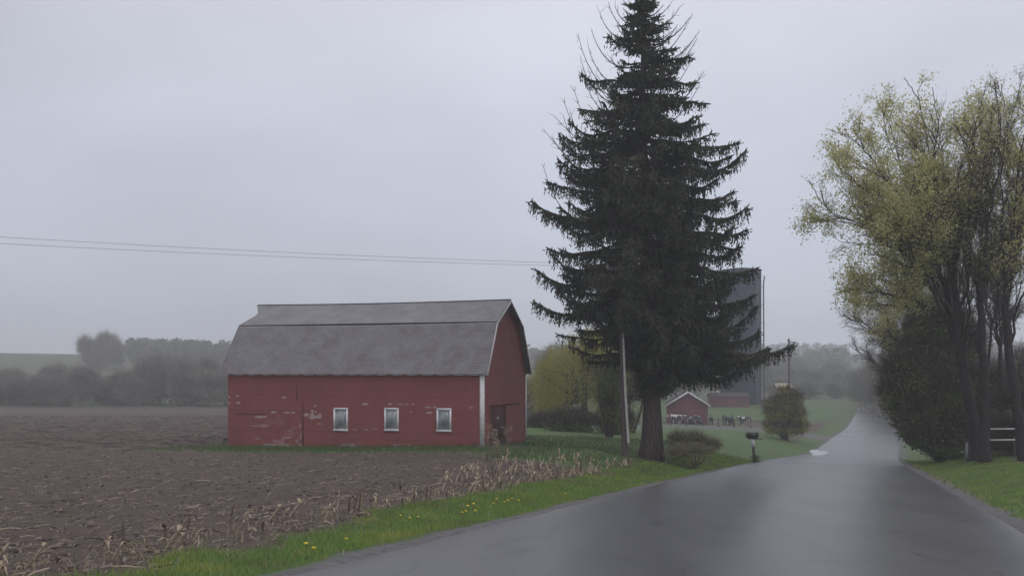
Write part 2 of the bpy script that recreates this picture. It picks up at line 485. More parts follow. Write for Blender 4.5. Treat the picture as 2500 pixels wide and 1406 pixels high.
# puddles lying on the gravel edge of the road
m, nt, b = mat('puddle_water')
b.inputs['Base Color'].default_value = (0.10, 0.10, 0.11, 1); b.inputs['Roughness'].default_value = 0.04; b.inputs['Specular IOR Level'].default_value = 1.0
b.inputs['Metallic'].default_value = 0.0
M_pud = m
for (px, py, Yp, rx, ry, ang) in ((1997, 1081, 78, .62, 3.4, .28), (2031, 1052, 101, .35, 1.6, .3)):
    c = P(px, py, Yp)
    th = np.linspace(0, 2 * math.pi, 28, endpoint=False)
    rr_ = 1 + .22 * np.sin(3 * th + 1) + .1 * np.sin(5 * th)
    ex = np.cos(th) * rx * rr_; ey = np.sin(th) * ry * rr_
    X = c.x + ex * math.cos(ang) + ey * math.sin(ang); Y = Yp - ex * math.sin(ang) + ey * math.cos(ang)
    zc = max(float(z) for z in ground_z(X, Y)) + .012
    v = [(c.x, Yp, zc)] + [(a, bb, zc) for a, bb in zip(X, Y)]
    g = MB(); g.add(v, t=[(0, i + 1, (i + 1) % 28 + 1) for i in range(28)])
    o = g.build('puddle', M_pud); tag(o, kind='structure')

# ------------------------------------------------------------------ barn
def W3(u, v, z):
    p = BC + BU * u + BV * v
    return (p[0], p[1], z)
def wall_hit(px, py, vv=0.0):
    """where a sight line meets the long wall: (u, z)"""
    d = np.array([(px - 1250) / F, 1.0])
    t = (BC @ BV + vv) / (d @ BV)
    p = d * t
    return float((p - BC) @ BU), CAM_Z + (908 - py) / F * t
def gable_hit(px, py):
    d = np.array([(px - 1250) / F, 1.0])
    t = (BC @ BU) / (d @ BU)
    p = d * t
    return float((p - BC) @ BV), CAM_Z + (908 - py) / F * t

def siding(name, base, dark, peelc=(0.42, 0.31, 0.30)):
    """painted clapboards: board lines, weathered paint, bare patches where the paint has gone"""
    m, nt, b = mat(name)
    t = N(nt, 'ShaderNodeTexCoord'); sp = N(nt, 'ShaderNodeSeparateXYZ'); nt.links.new(t.outputs['Object'], sp.inputs[0])
    fr = N(nt, 'ShaderNodeMath', operation='MULTIPLY'); fr.inputs[1].default_value = 1 / 0.13
    nt.links.new(sp.outputs['Z'], fr.inputs[0])
    fr2 = N(nt, 'ShaderNodeMath', operation='FRACT'); nt.links.new(fr.outputs[0], fr2.inputs[0])
    fl = N(nt, 'ShaderNodeMath', operation='FLOOR'); nt.links.new(fr.outputs[0], fl.inputs[0])
    wn = N(nt, 'ShaderNodeTexWhiteNoise', noise_dimensions='1D'); nt.links.new(fl.outputs[0], wn.inputs['W'])
    n1 = noise_(nt, 0.9, 5, .6); n2 = noise_(nt, 7, 6, .7, (1, 1, 5))
    r1 = ramp_(nt, [(0.35, dark), (0.65, base)]); nt.links.new(n1.outputs['Fac'], r1.inputs[0])
    hs = N(nt, 'ShaderNodeHueSaturation')
    mv = N(nt, 'ShaderNodeMapRange'); mv.inputs['To Min'].default_value = .93; mv.inputs['To Max'].default_value = 1.06
    nt.links.new(wn.outputs[0], mv.inputs[0]); nt.links.new(mv.outputs[0], hs.inputs['Value'])
    nt.links.new(r1.outputs[0], hs.inputs['Color'])
    fade = ramp_(nt, [(0.52, (0, 0, 0)), (0.74, (1, 1, 1))]); nt.links.new(n2.outputs['Fac'], fade.inputs[0])
    c0 = mixc(nt, 0.0, hs.outputs[0], (base[0] * 1.25, base[1] * 1.9, base[2] * 1.8))
    fm = N(nt, 'ShaderNodeMath', operation='MULTIPLY'); fm.inputs[1].default_value = .35
    nt.links.new(fade.outputs[0], fm.inputs[0]); nt.links.new(fm.outputs[0], c0.node.inputs[0])
    a = attr_(nt, 'peel')
    c1 = mixc(nt, a.outputs['Fac'], c0, peelc)
    nt.links.new(c1, b.inputs['Base Color'])
    b.inputs['Roughness'].default_value = .7; b.inputs['Specular IOR Level'].default_value = .25
    bp = N(nt, 'ShaderNodeBump'); bp.inputs['Strength'].default_value = .4; bp.inputs['Distance'].default_value = .012
    nt.links.new(fr2.outputs[0], bp.inputs['Height']); nt.links.new(bp.outputs[0], b.inputs['Normal'])
    return m
M_red = siding('red_siding', (0.27, 0.080, 0.078), (0.225, 0.068, 0.068))
M_red_old = siding('worn_red_siding', (0.17, 0.055, 0.06), (0.13, 0.042, 0.046))
M_reddoor = simple('dark_red_boards', (0.09, 0.032, 0.035), (0.055, 0.022, 0.024), 3, .8, .2, (7, 7, .7), .2)
M_concrete = simple('old_concrete', (0.33, 0.29, 0.27), (0.16, 0.13, 0.12), 3, .9, .2)
m, nt, b = mat('asphalt_shingles')
tcn = N(nt, 'ShaderNodeUVMap'); tcn.uv_map = 'UVMap'
br = N(nt, 'ShaderNodeTexBrick'); br.inputs['Scale'].default_value = 1.0
br.inputs['Brick Width'].default_value = .32; br.inputs['Row Height'].default_value = .15; br.inputs['Mortar Size'].default_value = .014
br.inputs['Color1'].default_value = (0.20, 0.18, 0.19, 1); br.inputs['Color2'].default_value = (0.15, 0.135, 0.14, 1); br.inputs['Mortar'].default_value = (0.05, 0.045, 0.047, 1)
nt.links.new(tcn.outputs[0], br.inputs[0])
n1 = noise_(nt, 1.1, 6, .65); r1 = ramp_(nt, [(0.34, (0.125, 0.100, 0.102)), (0.5, (0.19, 0.178, 0.185)), (0.66, (0.25, 0.238, 0.25))]); nt.links.new(n1.outputs['Fac'], r1.inputs[0])
n2 = noise_(nt, 5, 3, .5, (1, 1, 2)); r2 = ramp_(nt, [(0.68, (0, 0, 0)), (0.74, (1, 1, 1))]); nt.links.new(n2.outputs['Fac'], r2.inputs[0])
c = mixc(nt, .5, br.outputs['Color'], r1.outputs[0])
c = mixc(nt, 0.0, c, (0.29, 0.27, 0.28)); mm = N(nt, 'ShaderNodeMath', operation='MULTIPLY'); mm.inputs[1].default_value = .8
nt.links.new(r2.outputs[0], mm.inputs[0]); nt.links.new(mm.outputs[0], c.node.inputs[0])
nt.links.new(c, b.inputs['Base Color']); b.inputs['Roughness'].default_value = .45; b.inputs['Specular IOR Level'].default_value = .55
bp = N(nt, 'ShaderNodeBump'); bp.inputs['Strength'].default_value = .5; bp.inputs['Distance'].default_value = .012
nt.links.new(br.outputs['Fac'], bp.inputs['Height']); bp.invert = True; nt.links.new(bp.outputs[0], b.inputs['Normal'])
M_shingle = m
m, nt, b = mat('old_window_glass')
n1 = noise_(nt, 2.2, 3, .5, (1, 1, .5)); r1 = ramp_(nt, [(0.38, (0.20, 0.215, 0.225)), (0.6, (0.42, 0.43, 0.46))]); nt.links.new(n1.outputs['Fac'], r1.inputs[0])
nt.links.new(r1.outputs[0], b.inputs['Base Color']); b.inputs['Roughness'].default_value = .12; b.inputs['Specular IOR Level'].default_value = .6
M_glass = m

EZ, KZ, RZt = 3.60, 6.08, 7.33
prof = [(0, EZ), (1.40, KZ), (BW / 2, RZt), (BW - 1.40, KZ), (BW, EZ)]
barn = empty('barn', (BC[0], BC[1], 0.0))
tag(barn, 'weathered red gambrel barn with grey shingle roof and white window frames', 'barn')
def L3(u, v, z):
    p = BU * u + BV * v
    return (p[0], p[1], z)
# peeled patches on the long wall, read off as (px, py, half width, half height)
PE = [(559, 969, 3, 3), (580, 966, 5, 2), (560, 984, 3, 3), (582, 983, 6, 3), (694, 970, 7, 2), (668, 1006, 7, 3), (635, 1017, 17, 3), (622, 1039, 14, 2), (645, 1039, 14, 3.5), (628, 1070, 11, 2),
      (770, 990, 3, 3), (762, 1004, 4, 4), (771, 1005, 3, 2), (748, 1012, 9, 4), (762, 1012, 8, 3), (780, 1012, 5, 4), (765, 1019, 12, 4), (780, 1019, 5, 3), (780, 1034, 6, 1.5), (774, 1016, 14, 2),
      (892, 986, 8, 2.5), (952, 986, 6, 3), (978, 986, 12, 1.2), (994, 986, 2.5, 3), (1008, 986, 5, 1.6), (1045, 994, 8, 1.8), (1060, 994, 5, 2.4), (1048, 1007, 9, 2.2), (1150, 995, 5, 1.6), (1004, 1005, 4, 1.2),
      (866, 1048, 7, 1.8), (894, 1048, 7, 1.8), (914, 1047, 7, 2), (700, 1068, 14, 3), (690, 1074, 4, 9), (683, 1078, 10, 3), (732, 1040, 3, 6), (718, 1044, 2, 5), (725, 1075, 5, 4), (734, 1069, 5, 3), (700, 1007, 9, 2.0), (716, 1007, 6, 1.6),
      (705, 1087, 12, 3), (672, 1075, 6, 3), (708, 1052, 2.5, 3), (735, 1058, 2, 8)]
pel = []
for px, py, hw, hh in PE:
    u, z = wall_hit(px, py); pel.append((u, z, hw / 46.5, hh / 46.5))
nu, nz_ = 380, 160
us = np.linspace(0, BL, nu); zs = np.linspace(-.12, EZ + .15, nz_)
Ug, Zg = np.meshgrid(us, zs)
zlow = -.26 * Ug / BL
Zg2 = Zg + (zlow) * sstep(1.0, -.1, Zg)
mask = np.zeros(Ug.shape)
jit = fbm(Ug * 9, Zg * 16, 3, 77) - .5
for u, z, a, bb in pel:
    r = np.sqrt(((Ug - u) / a) ** 2 + ((Zg2 - z) / bb) ** 2) + jit * 1.1
    mask = np.maximum(mask, sstep(1.15, .75, r) * (0.95 if z > .9 else .5))
spk = fbm(Ug * 6, Zg * 22, 3, 91)
mask = np.maximum(mask, .22 * sstep(.78, .84, spk) * sstep(2.6, 1.6, Zg2))
# worn door area low at the left
ud0, zd0 = wall_hit(740, 1090); ud1, _ = wall_hit(660, 1090)
worn = sstep(.56, .70, fbm(Ug * 4, Zg * 4, 4, 17)) * sstep(ud0 - .1, ud0, Ug) * sstep(ud1 + .6, ud1, Ug) * sstep(2.2, .6, Zg2)
mask = np.maximum(mask, worn * .15)
mask = np.maximum(mask, .8 * sstep(.5, .62, fbm(Ug * 1.1, Zg * 1.0 + 4, 3, 51)) * sstep(.13, .07, Zg2 - zlow))
pts = BU[None, None, :] * Ug[..., None]
idx = np.arange(nu * nz_).reshape(nz_, nu)
q = np.stack([idx[:-1, 1:], idx[:-1, :-1], idx[1:, :-1], idx[1:, 1:]], -1).reshape(-1, 4)
g = MB()
Vv = np.zeros(Ug.shape)
g.add(np.stack([pts[..., 0], pts[..., 1], Zg2], -1).reshape(-1, 3), q, a=mask.ravel())
# gable near end as columns following the gambrel, back wall, far gable
gp = [(0, -.12)] + [(BW * i / 40, None) for i in range(41)]
def gam(v):
    return np.interp(v, [p[0] for p in prof], [p[1] for p in prof]) - 0.03
vs = np.linspace(0, BW, 60)
for uu, flip in ((0.0, False), (BL, True)):
    rows = []
    for v in vs:
        lo = -.12 - .2 * v / BW - (.26 if flip else 0)
        hi = float(gam(v))
        rows.append([(uu, v, z) for z in np.linspace(lo, hi, 70)])
    rows = np.array(rows)
    a = np.zeros(rows.shape[:2])
    a = .3 * sstep(.72, .80, fbm(rows[..., 1] * 6, rows[..., 2] * 20, 3, 63)) * sstep(2.2, .8, rows[..., 2])
    p = BU[None, None, :] * rows[..., 0:1] + BV[None, None, :] * rows[..., 1:2]
    vv = np.concatenate([p, rows[..., 2:3]], -1).reshape(-1, 3)
    idx = np.arange(60 * 70).reshape(60, 70)
    q = np.stack([idx[:-1, :-1], idx[1:, :-1], idx[1:, 1:], idx[:-1, 1:]], -1).reshape(-1, 4)
    if flip: q = q[:, ::-1]
    g.add(vv, q, a=a.ravel())
g.add([L3(0, BW, -.4), L3(BL, BW, -.6), L3(BL, BW, EZ), L3(0, BW, EZ)], [(0, 1, 2, 3)])
walls = g.build('wall', M_red, barn, attr='peel')
# foundation, slightly proud, broken concrete
g = MB()
for u0, u1, vv0, vv1 in ((-.02, BL + .02, -.03, .12), (-.03, .12, .12, BW), (BL - .12, BL + .03, .12, BW)):
    c = (L3(u0, vv0, -.9), L3(u1, vv0, -.9), L3(u1, vv1, -.9), L3(u0, vv1, -.9))
    def tz(u): return -.06 - .26 * max(0, u) / BL
    t = (L3(u0, vv0, tz(u0)), L3(u1, vv0, tz(u1)), L3(u1, vv1, tz(u1)), L3(u0, vv1, tz(u0)))
    if u1 < 1:
        t = (L3(u0, vv0, -.08), L3(u1, vv0, -.08), L3(u1, vv1, -.30), L3(u0, vv1, -.30))
    g.add(c + t, [(0, 1, 2, 3), (7, 6, 5, 4), (0, 4, 5, 1), (1, 5, 6, 2), (2, 6, 7, 3), (3, 7, 4, 0)])
g.build('foundation', M_concrete, barn)
# roof: slabs with thickness; overhangs at eaves and rakes; far upper edge notched under a hay-hood peak
def slope_mesh(prA, prB, uA0, uA1, uB0, uB1, th=.07, nseg=70, wav=0.0, edge=None):
    """strip from profile point A (lower) to B (upper); u ranges at both edges"""
    d = np.array(prB) - np.array(prA); Lw = np.linalg.norm(d); n = np.array([-d[1], d[0]]) / Lw
    if n[1] < 0: n = -n
    mseg = 16
    V = []; UV = []
    for j in range(mseg + 1):
        s = j / mseg
        u0 = uA0 + (uB0 - uA0) * s; u1 = uA1 + (uB1 - uA1) * s
        if edge: u1 = edge(s)
        for i in range(nseg + 1):
            u = u0 + (u1 - u0) * i / nseg
            pv = np.array(prA) + d * s
            if j == 0 and wav: pv = pv - d / Lw * wav * (abs(math.sin(u * math.pi / .82)) - .5)
            sag = -.05 * math.sin(math.pi * min(max(u / BL, 0), 1)) * s + .015 * math.sin(u * 1.3) * math.sin(s * 3)
            top = pv + n * th + np.array([0, sag])
            V.append(L3(u, top[0], top[1])); UV.append((u, s * Lw))
    n0 = len(V)
    for j in range(mseg + 1):
        for i in range(nseg + 1):
            k = j * (nseg + 1) + i
            V.append(tuple(np.array(V[k]) - np.array([*(BV * n[0] * th), n[1] * th]))); UV.append(UV[k])
    Q = []
    w = nseg + 1
    for j in range(mseg):
        for i in range(nseg):
            a = j * w + i
            Q.append((a, a + w, a + w + 1, a + 1)); Q.append((n0 + a, n0 + a + 1, n0 + a + w + 1, n0 + a + w))
    for i in range(nseg):
        Q.append((i, i + 1, n0 + i + 1, n0 + i)); a = mseg * w + i; Q.append((a + 1, a, n0 + a, n0 + a + 1))
    for j in range(mseg):
        a = j * w; Q.append((a + w, a, n0 + a, n0 + a + w)); a = j * w + nseg; Q.append((a, a + w, n0 + a + w, n0 + a))
    return V, Q, UV
roof_u = -0.26
def lowlen(v0, z0, v1, z1, k):
    return (v0 - (v1 - v0) * k, z0 - (z1 - z0) * k)
eaveN = lowlen(0, EZ, 1.40, KZ, .05); eaveN = (eaveN[0] - .10, eaveN[1] + .03)
eaveF = (BW - eaveN[0], eaveN[1])
roofpts = [
    (eaveN, (1.40, KZ), roof_u, BL + .42, roof_u, BL + .22, None, .035),
    ((1.40, KZ + .02), (BW / 2, RZt), roof_u, BL + .22, roof_u, BL + .5, lambda s: (BL + .22 - .42 * (s / .55) if s < .55 else BL - .20 + .70 * (s - .55) / .45), 0),
    ((BW - 1.40, KZ + .02), (BW / 2, RZt), roof_u, BL + .22, roof_u, BL + .5, lambda s: (BL + .22 - .42 * (s / .55) if s < .55 else BL - .20 + .70 * (s - .55) / .45), 0),
    (eaveF, (BW - 1.40, KZ), roof_u, BL + .42, roof_u, BL + .22, None, .0)]
V = []; Q = []; UVs = []
for a, bb, a0, a1, b0, b1, ed, wv in roofpts:
    v, qd, uv = slope_mesh(a, bb, a0, a1, b0, b1, edge=ed, wav=wv)
    off = len(V); V += v; UVs += uv; Q += [tuple(i + off for i in f) for f in qd]
me = bpy.data.meshes.new('roof'); me.from_pydata(V, [], Q); me.update()
uvl = me.uv_layers.new(name='UVMap')
vi = np.zeros(len(me.loops), np.int32); me.loops.foreach_get('vertex_index', vi)
uvl.data.foreach_set('uv', np.array(UVs)[vi].ravel().astype(np.float32))
me.materials.append(M_shingle)
ro_ = bpy.data.objects.new('roof', me); col.objects.link(ro_); ro_.parent = barn
# ridge cap and knee flashing
g = MB(); kz = []
def rline(v, z, u0, u1, n=24):
    return [L3(u0 + (u1 - u0) * i / n, v, z - .05 * math.sin(math.pi * min(max((u0 + (u1 - u0) * i / n) / BL, 0), 1))) for i in range(n + 1)]
g.tube(rline(BW / 2, RZt + .07, roof_u - .01, BL + .48), .045, 6)
g.build('ridge_cap', M_dark, ro_)
g = MB()
g.tube(rline(1.36, KZ + .035, roof_u, BL + .2), .03, 6)
g.build('knee_flashing', M_dark, ro_)
g = MB()
g.tube(rline(1.33, KZ + .0 , roof_u, BL + .2), .014, 5)
g.build('knee_highlight', M_white, ro_)  # thin white strip painting a highlight along the knee, no separate roof part
# eave edge: bleached scalloped drip edge along the lower border and soffit board behind
g = MB()
nn = 340
pp = []
for i in range(nn + 1):
    u = roof_u + (BL + .42 - roof_u) * i / nn
    pv = np.array(eaveN) - np.array([.5, .86]) * (.035 * (abs(math.sin(u * math.pi / .82)) - .5))
    pp.append(L3(u, pv[0] - .015, pv[1] + .035))
pa = np.array(pp); lo = pa - np.array([0, 0, .055])
vv = np.concatenate([pa, lo]); q = [(i, i + nn + 1, i + nn + 2, i + 1) for i in range(nn)]
g.add(vv, q)
g.build('eave_trim', M_white, ro_)
# rake boards on the near gable: narrow white boards following the slopes
def rake(mb, a, bb, u, w=.12, t=.03):
    A_ = np.array(L3(u, a[0], a[1] - w * .3)); B_ = np.array(L3(u, bb[0], bb[1] - w * .3))
    mb.bar(A_, B_, t, w)
for nm, a, bb in (('rake_board', eaveN, (1.40, KZ)), ('rake_board', (1.40, KZ), (BW / 2, RZt)), ('rake_board', (BW / 2, RZt), (BW - 1.40, KZ)), ('rake_board', (BW - 1.40, KZ), eaveF)):
    g = MB(); rake(g, a, bb, roof_u - .018, .12); g.build(nm, M_white if bb[0] <= BW / 2 else M_concrete, barn)
# corner boards
for (u, v, w, z0) in ((-.03, -.03, .20, .0), (-.03, BW + .01, .10, -.12), (BL + .02, -.02, .06, -.3)):
    g = MB()
    zz = EZ - .1
    if v < 1 and u < 1:
        g.box(L3(.07, -.03, (z0 + zz) / 2), (.20, .035, zz - z0), rz=math.atan2(BU[1], BU[0]))
        g.box(L3(-.03, .02, (z0 + zz) / 2), (.035, .10, zz - z0), rz=math.atan2(BU[1], BU[0]))
        g.build('corner_board', M_white, barn)
    elif u < 1:
        g.box(L3(-.03, BW - .05, (z0 + zz) / 2), (.035, .16, zz - z0 - .15), rz=math.atan2(BU[1], BU[0]))
        g.build('corner_board', M_white, barn)
# windows on the long wall
wp = [((815, 850), (995, 1052)), ((939, 974), (995, 1052)), ((1066.5, 1102.5), (996, 1054))]
rzb = math.atan2(BU[1], BU[0])
for (xa, xb), (ya, yb) in wp:
    u1, zt = wall_hit(xa, ya); u0, zb = wall_hit(xb, yb)
    wu, wz = u1 - u0, zt - zb; uc, zc = (u0 + u1) / 2, (zt + zb) / 2
    g = MB(); tb = .095
    g.box(L3(uc, -.035, zt - tb / 2), (wu, .05, tb), rz=rzb)
    g.box(L3(uc, -.04, zb + tb / 2), (wu + .02, .06, tb), rz=rzb)
    g.box(L3(u0 + tb / 2, -.036, zc), (tb, .052, wz - 2 * tb - .004), rz=rzb)
    g.box(L3(u1 - tb / 2, -.036, zc), (tb, .052, wz - 2 * tb - .004), rz=rzb)
    fo = g.build('window', M_white, barn)
    g = MB()
    g.box(L3(uc, -.018, zc), (wu - 2 * tb + .01, .02, wz - 2 * tb + .01), rz=rzb)
    g.build('pane', M_glass, fo)
# sliding door at the left of the long wall: slightly proud panel of the same boards with its track
g = MB(); u0 = ud0; u1 = ud1 + .35
# (the panel's edges only: an upright batten and a sill board)
g.box(L3(u0 - .0, -.02, .95), (.05, .03, 2.1), rz=rzb)
g.build('door_batten', M_red_old, barn)
uu, zz = wall_hit(725, 958)
g = MB(); g.box(L3(uu, -.015, zz), (.04, .02, .75), rz=rzb); g.build('door_batten', M_red_old, barn)
g = MB(); ua, za = wall_hit(575, 1009); ub, zb = wall_hit(648, 1009)
g.box(L3((ua + ub) / 2, -.016, za), (abs(ua - ub), .022, .035), rz=rzb); g.build('board_batten', M_red_old, barn)
# door in the gable: recessed dark leaf in a frame
v0, zt = gable_hit(1197, 992); v1, zb = gable_hit(1233, 1088)
g = MB(); g.box(L3(-.008, (v0 + v1) / 2, (zt + zb) / 2 - .03), (.02, v1 - v0, zt - zb), rz=rzb)
dr = g.build('door', M_reddoor, barn)
g = MB(); g.box(L3(-.03, v1 + .05, (zt + zb) / 2), (.03, .07, zt - zb), rz=rzb); g.box(L3(-.03, (v0 + v1) / 2, zt + .05), (.03, v1 - v0 + .2, .08), rz=rzb)
g.box(L3(-.028, v0 - .04, (zt + zb) / 2), (.03, .06, zt - zb), rz=rzb)
g.build('door_frame', M_red_old, dr)
g = MB(); vk, zk = gable_hit(1213, 1020); g.box(L3(-.04, vk, zk), (.05, .10, .10), rz=rzb); g.build('handle', M_white, dr)
g = MB(); va, za = gable_hit(1236, 987); g.box(L3(-.022, va + 1.2, za), (.03, 2.5, .05), rz=rzb); g.build('door_track', M_reddoor, barn)

# ------------------------------------------------------------------ plants: generators
def quads_at(mb, C, S, up_bias=0.0, aspect=1.0, rg=rng, dirs=None):
    """small leaf faces (quads) centred at C with size S"""
    n = len(C)
    a = rg.normal(size=(n, 3)); a[:, 2] += up_bias
    if dirs is not None: a = dirs + 0.35 * a
    a /= np.linalg.norm(a, axis=1)[:, None] + 1e-9
    r = rg.normal(size=(n, 3)); b_ = np.cross(a, r); b_ /= np.linalg.norm(b_, axis=1)[:, None] + 1e-9
    S = np.broadcast_to(S, (n,))[:, None]
    v = np.stack([C - a * S, C + b_ * S / aspect * .6, C + a * S, C - b_ * S / aspect * .6], 1).reshape(-1, 3)
    mb.add(v, np.arange(n * 4).reshape(-1, 4))

def bush_mesh(mb_leaf, mb_stem, lobes, n, size, aspect=1.3, hollow=.45, stems=14, rg=rng, twigs=0, tw_len=.6, tw_w=.02):
    """lobes: (x,y,z,rx,ry,rz). Leaves fill the shells of uneven clumps."""
    lobes = np.array(lobes, float)
    wts = lobes[:, 3] * lobes[:, 4] * lobes[:, 5]; wts = wts ** .75; wts /= wts.sum()
    pick = rg.choice(len(lobes), n, p=wts)
    d = rg.normal(size=(n, 3)); d /= np.linalg.norm(d, axis=1)[:, None]
    r = hollow + (1 - hollow) * rg.random(n) ** .6
    r = r * (1 + .16 * rg.normal(size=n) * (rg.random(n) < .35))
    L = lobes[pick]
    # clumping
    k = max(8, n // 45)
    cid = rg.integers(0, k, n); cd_ = rg.normal(size=(k, 3)); cd_ /= np.linalg.norm(cd_, axis=1)[:, None]
    d = d * .50 + cd_[cid] * .65; d /= np.linalg.norm(d, axis=1)[:, None]
    r = r * (.72 + .46 * rg.random(k))[cid]
    C = L[:, :3] + d * r[:, None] * L[:, 3:]
    C[:, 2] = np.maximum(C[:, 2], .03)
    if mb_leaf is not None: quads_at(mb_leaf, C, size * (.6 + .8 * rg.random(n)), aspect=aspect, rg=rg)
    for i in range(stems):
        t = lobes[rg.integers(len(lobes))]
        e = t[:3] + rg.normal(size=3) * t[3:] * .4; e[2] = abs(e[2])
        b0 = np.array([rg.normal() * .12, rg.normal() * .12, -.1])
        mid = (b0 + e) / 2 + rg.normal(size=3) * .15 * np.linalg.norm(e) * .4
        H = np.linalg.norm(e)
        mb_stem.tube([b0, mid, e], [.025 * H ** .6, .016 * H ** .6, .006], 4)
    if twigs:
        pick = rg.choice(len(lobes), twigs, p=wts); L = lobes[pick]
        d = rg.normal(size=(twigs, 3)); d[:, 2] = np.abs(d[:, 2]) * .9 + .1; d /= np.linalg.norm(d, axis=1)[:, None]
        r = rg.random(twigs) ** .5
        a = L[:, :3] + d * (r * .95)[:, None] * L[:, 3:]; a[:, 2] = np.maximum(a[:, 2], .02)
        dd = d * .8 + rg.normal(size=(twigs, 3)) * .35 + np.array([0, 0, .45]); dd /= np.linalg.norm(dd, axis=1)[:, None]
        ln = tw_len * (.4 + .8 * rg.random(twigs))
        e = a + dd * ln[:, None]
        s = np.cross(dd, rg.normal(size=(twigs, 3))); s /= np.linalg.norm(s, axis=1)[:, None]
        v = np.stack([a - s * tw_w / 2, a + s * tw_w / 2, e], 1).reshape(-1, 3)
        mb_stem.add(v, t=np.arange(twigs * 3).reshape(-1, 3))

def lobes_round(rx, rz, k, rg=rng, ry=None, base=.35):
    ry = ry or rx
    out = []
    for i in range(k):
        a = rg.random() * 6.283; rr = rx * .62 * math.sqrt(rg.random()); h = rz * (base + (1.65 - base) * rg.random() * (1 - .35 * rr / rx))
        s = .30 + .25 * rg.random()
        out.append((rr * math.cos(a), rr * math.sin(a) * ry / rx, min(h, rz * 1.75), rx * s * 1.15, ry * s * 1.15, rz * s))
    out.append((0, 0, rz * .9, rx * .6, ry * .6, rz * .7))
    return out

# ------------------------------------------------------------------ the big spruce
SY = 48.0
sb = P(1592, 1106, SY)
spruce = empty('spruce_tree', (sb.x, sb.y, sb.z))
tag(spruce, 'towering dark spruce with drooping branches and bare twigs near its top', 'tree')
rg = np.random.default_rng(21)
H = 22.9
def axis(h):
    return np.array([-(0.020 + .0) * h * 1.25 + .06 * math.sin(h * .7), .05 * math.sin(h * .5), h])
g = MB()
hs = np.concatenate([np.linspace(-.5, 1.6, 10), np.linspace(2.0, H, 46)])
sides = 18
ring = []
for h in hs:
    r = .45 * (1 - max(h, 0) / H) ** .9 + .03
    r += .14 * math.exp(-max(h, 0) / .45)
    for k in range(sides):
        a = k * 2 * math.pi / sides
        rr = r * (1 + (.16 * math.exp(-max(h, 0) / .9) + .03) * math.sin(5 * a + .6 * math.sin(h)) + .03 * math.sin(11 * a + h * 2))
        ring.append(axis(max(h, 0)) * (1, 1, 0) + np.array([rr * math.cos(a), rr * math.sin(a), h]))
i = np.arange(len(hs) - 1)[:, None] * sides; j = np.arange(sides)[None, :]; j2 = (j + 1) % sides
g.add(ring, np.stack([i + j, i + j2, i + sides + j2, i + sides + j], -1).reshape(-1, 4))
g.build('trunk', M_bark_spruce, spruce, smooth_=True)

HL = [3.0, 4.1, 5.1, 6.1, 7.3, 8.0, 8.9, 10.1, 10.9, 12.1, 13.1, 14.1, 15.1, 16.1, 18.1, 20.1, 22.1, 23]
LL = [0.5, 0.8, 1.3, 2.4, 4.6, 4.8, 4.8, 4.5, 4.6, 4.9, 4.6, 4.2, 3.9, 3.2, 2.4, 1.5, .7, .2]
LR = [0.8, 2.6, 5.2, 5.3, 4.8, 4.9, 5.0, 4.8, 4.7, 4.5, 3.6, 4.0, 3.9, 3.0, 2.4, 1.7, .7, .2]
mbB, mbN = MB(), MB()
def strand(p, length, w, lean):
    """one hanging spray: a ragged chain of small needle tufts"""
    m_ = max(2, int(length / .13))
    t = (np.arange(m_) + .35 + .4 * rg.random(m_)) / m_
    c = p + np.outer(t, np.array([lean[0], lean[1], -1.0]) * length) + rg.normal(size=(m_, 3)) * .018
    hl = (.085 + .05 * rg.random(m_))[:, None]
    dirs = np.tile([lean[0], lean[1], -1.0], (m_, 1)) + rg.normal(size=(m_, 3)) * .42
    dirs /= np.linalg.norm(dirs, axis=1)[:, None]
    a = rg.random(m_) * math.pi
    s = np.stack([np.cos(a), np.sin(a), .3 * rg.normal(size=m_)], -1) * (w * (1.15 - .6 * t) * (.8 + .7 * rg.random(m_)))[:, None]
    v = np.stack([c - dirs * hl, c + s, c + dirs * hl, c - s], 1).reshape(-1, 3)
    mbN.add(v, np.arange(m_ * 4).reshape(-1, 4))
def spray(p, d, length, w):
    """spiky side twig with needles: two crossed blades"""
    d = d / (np.linalg.norm(d) + 1e-9)
    s = np.cross(d, rg.normal(size=3)); s /= np.linalg.norm(s); 
    for s_ in (s, np.cross(s, d)):
        v = [p, p + d * length * .35 + s_ * w, p + d * length, p + d * length * .35 - s_ * w]
        mbN.add(v, [(0, 1, 2, 3)])
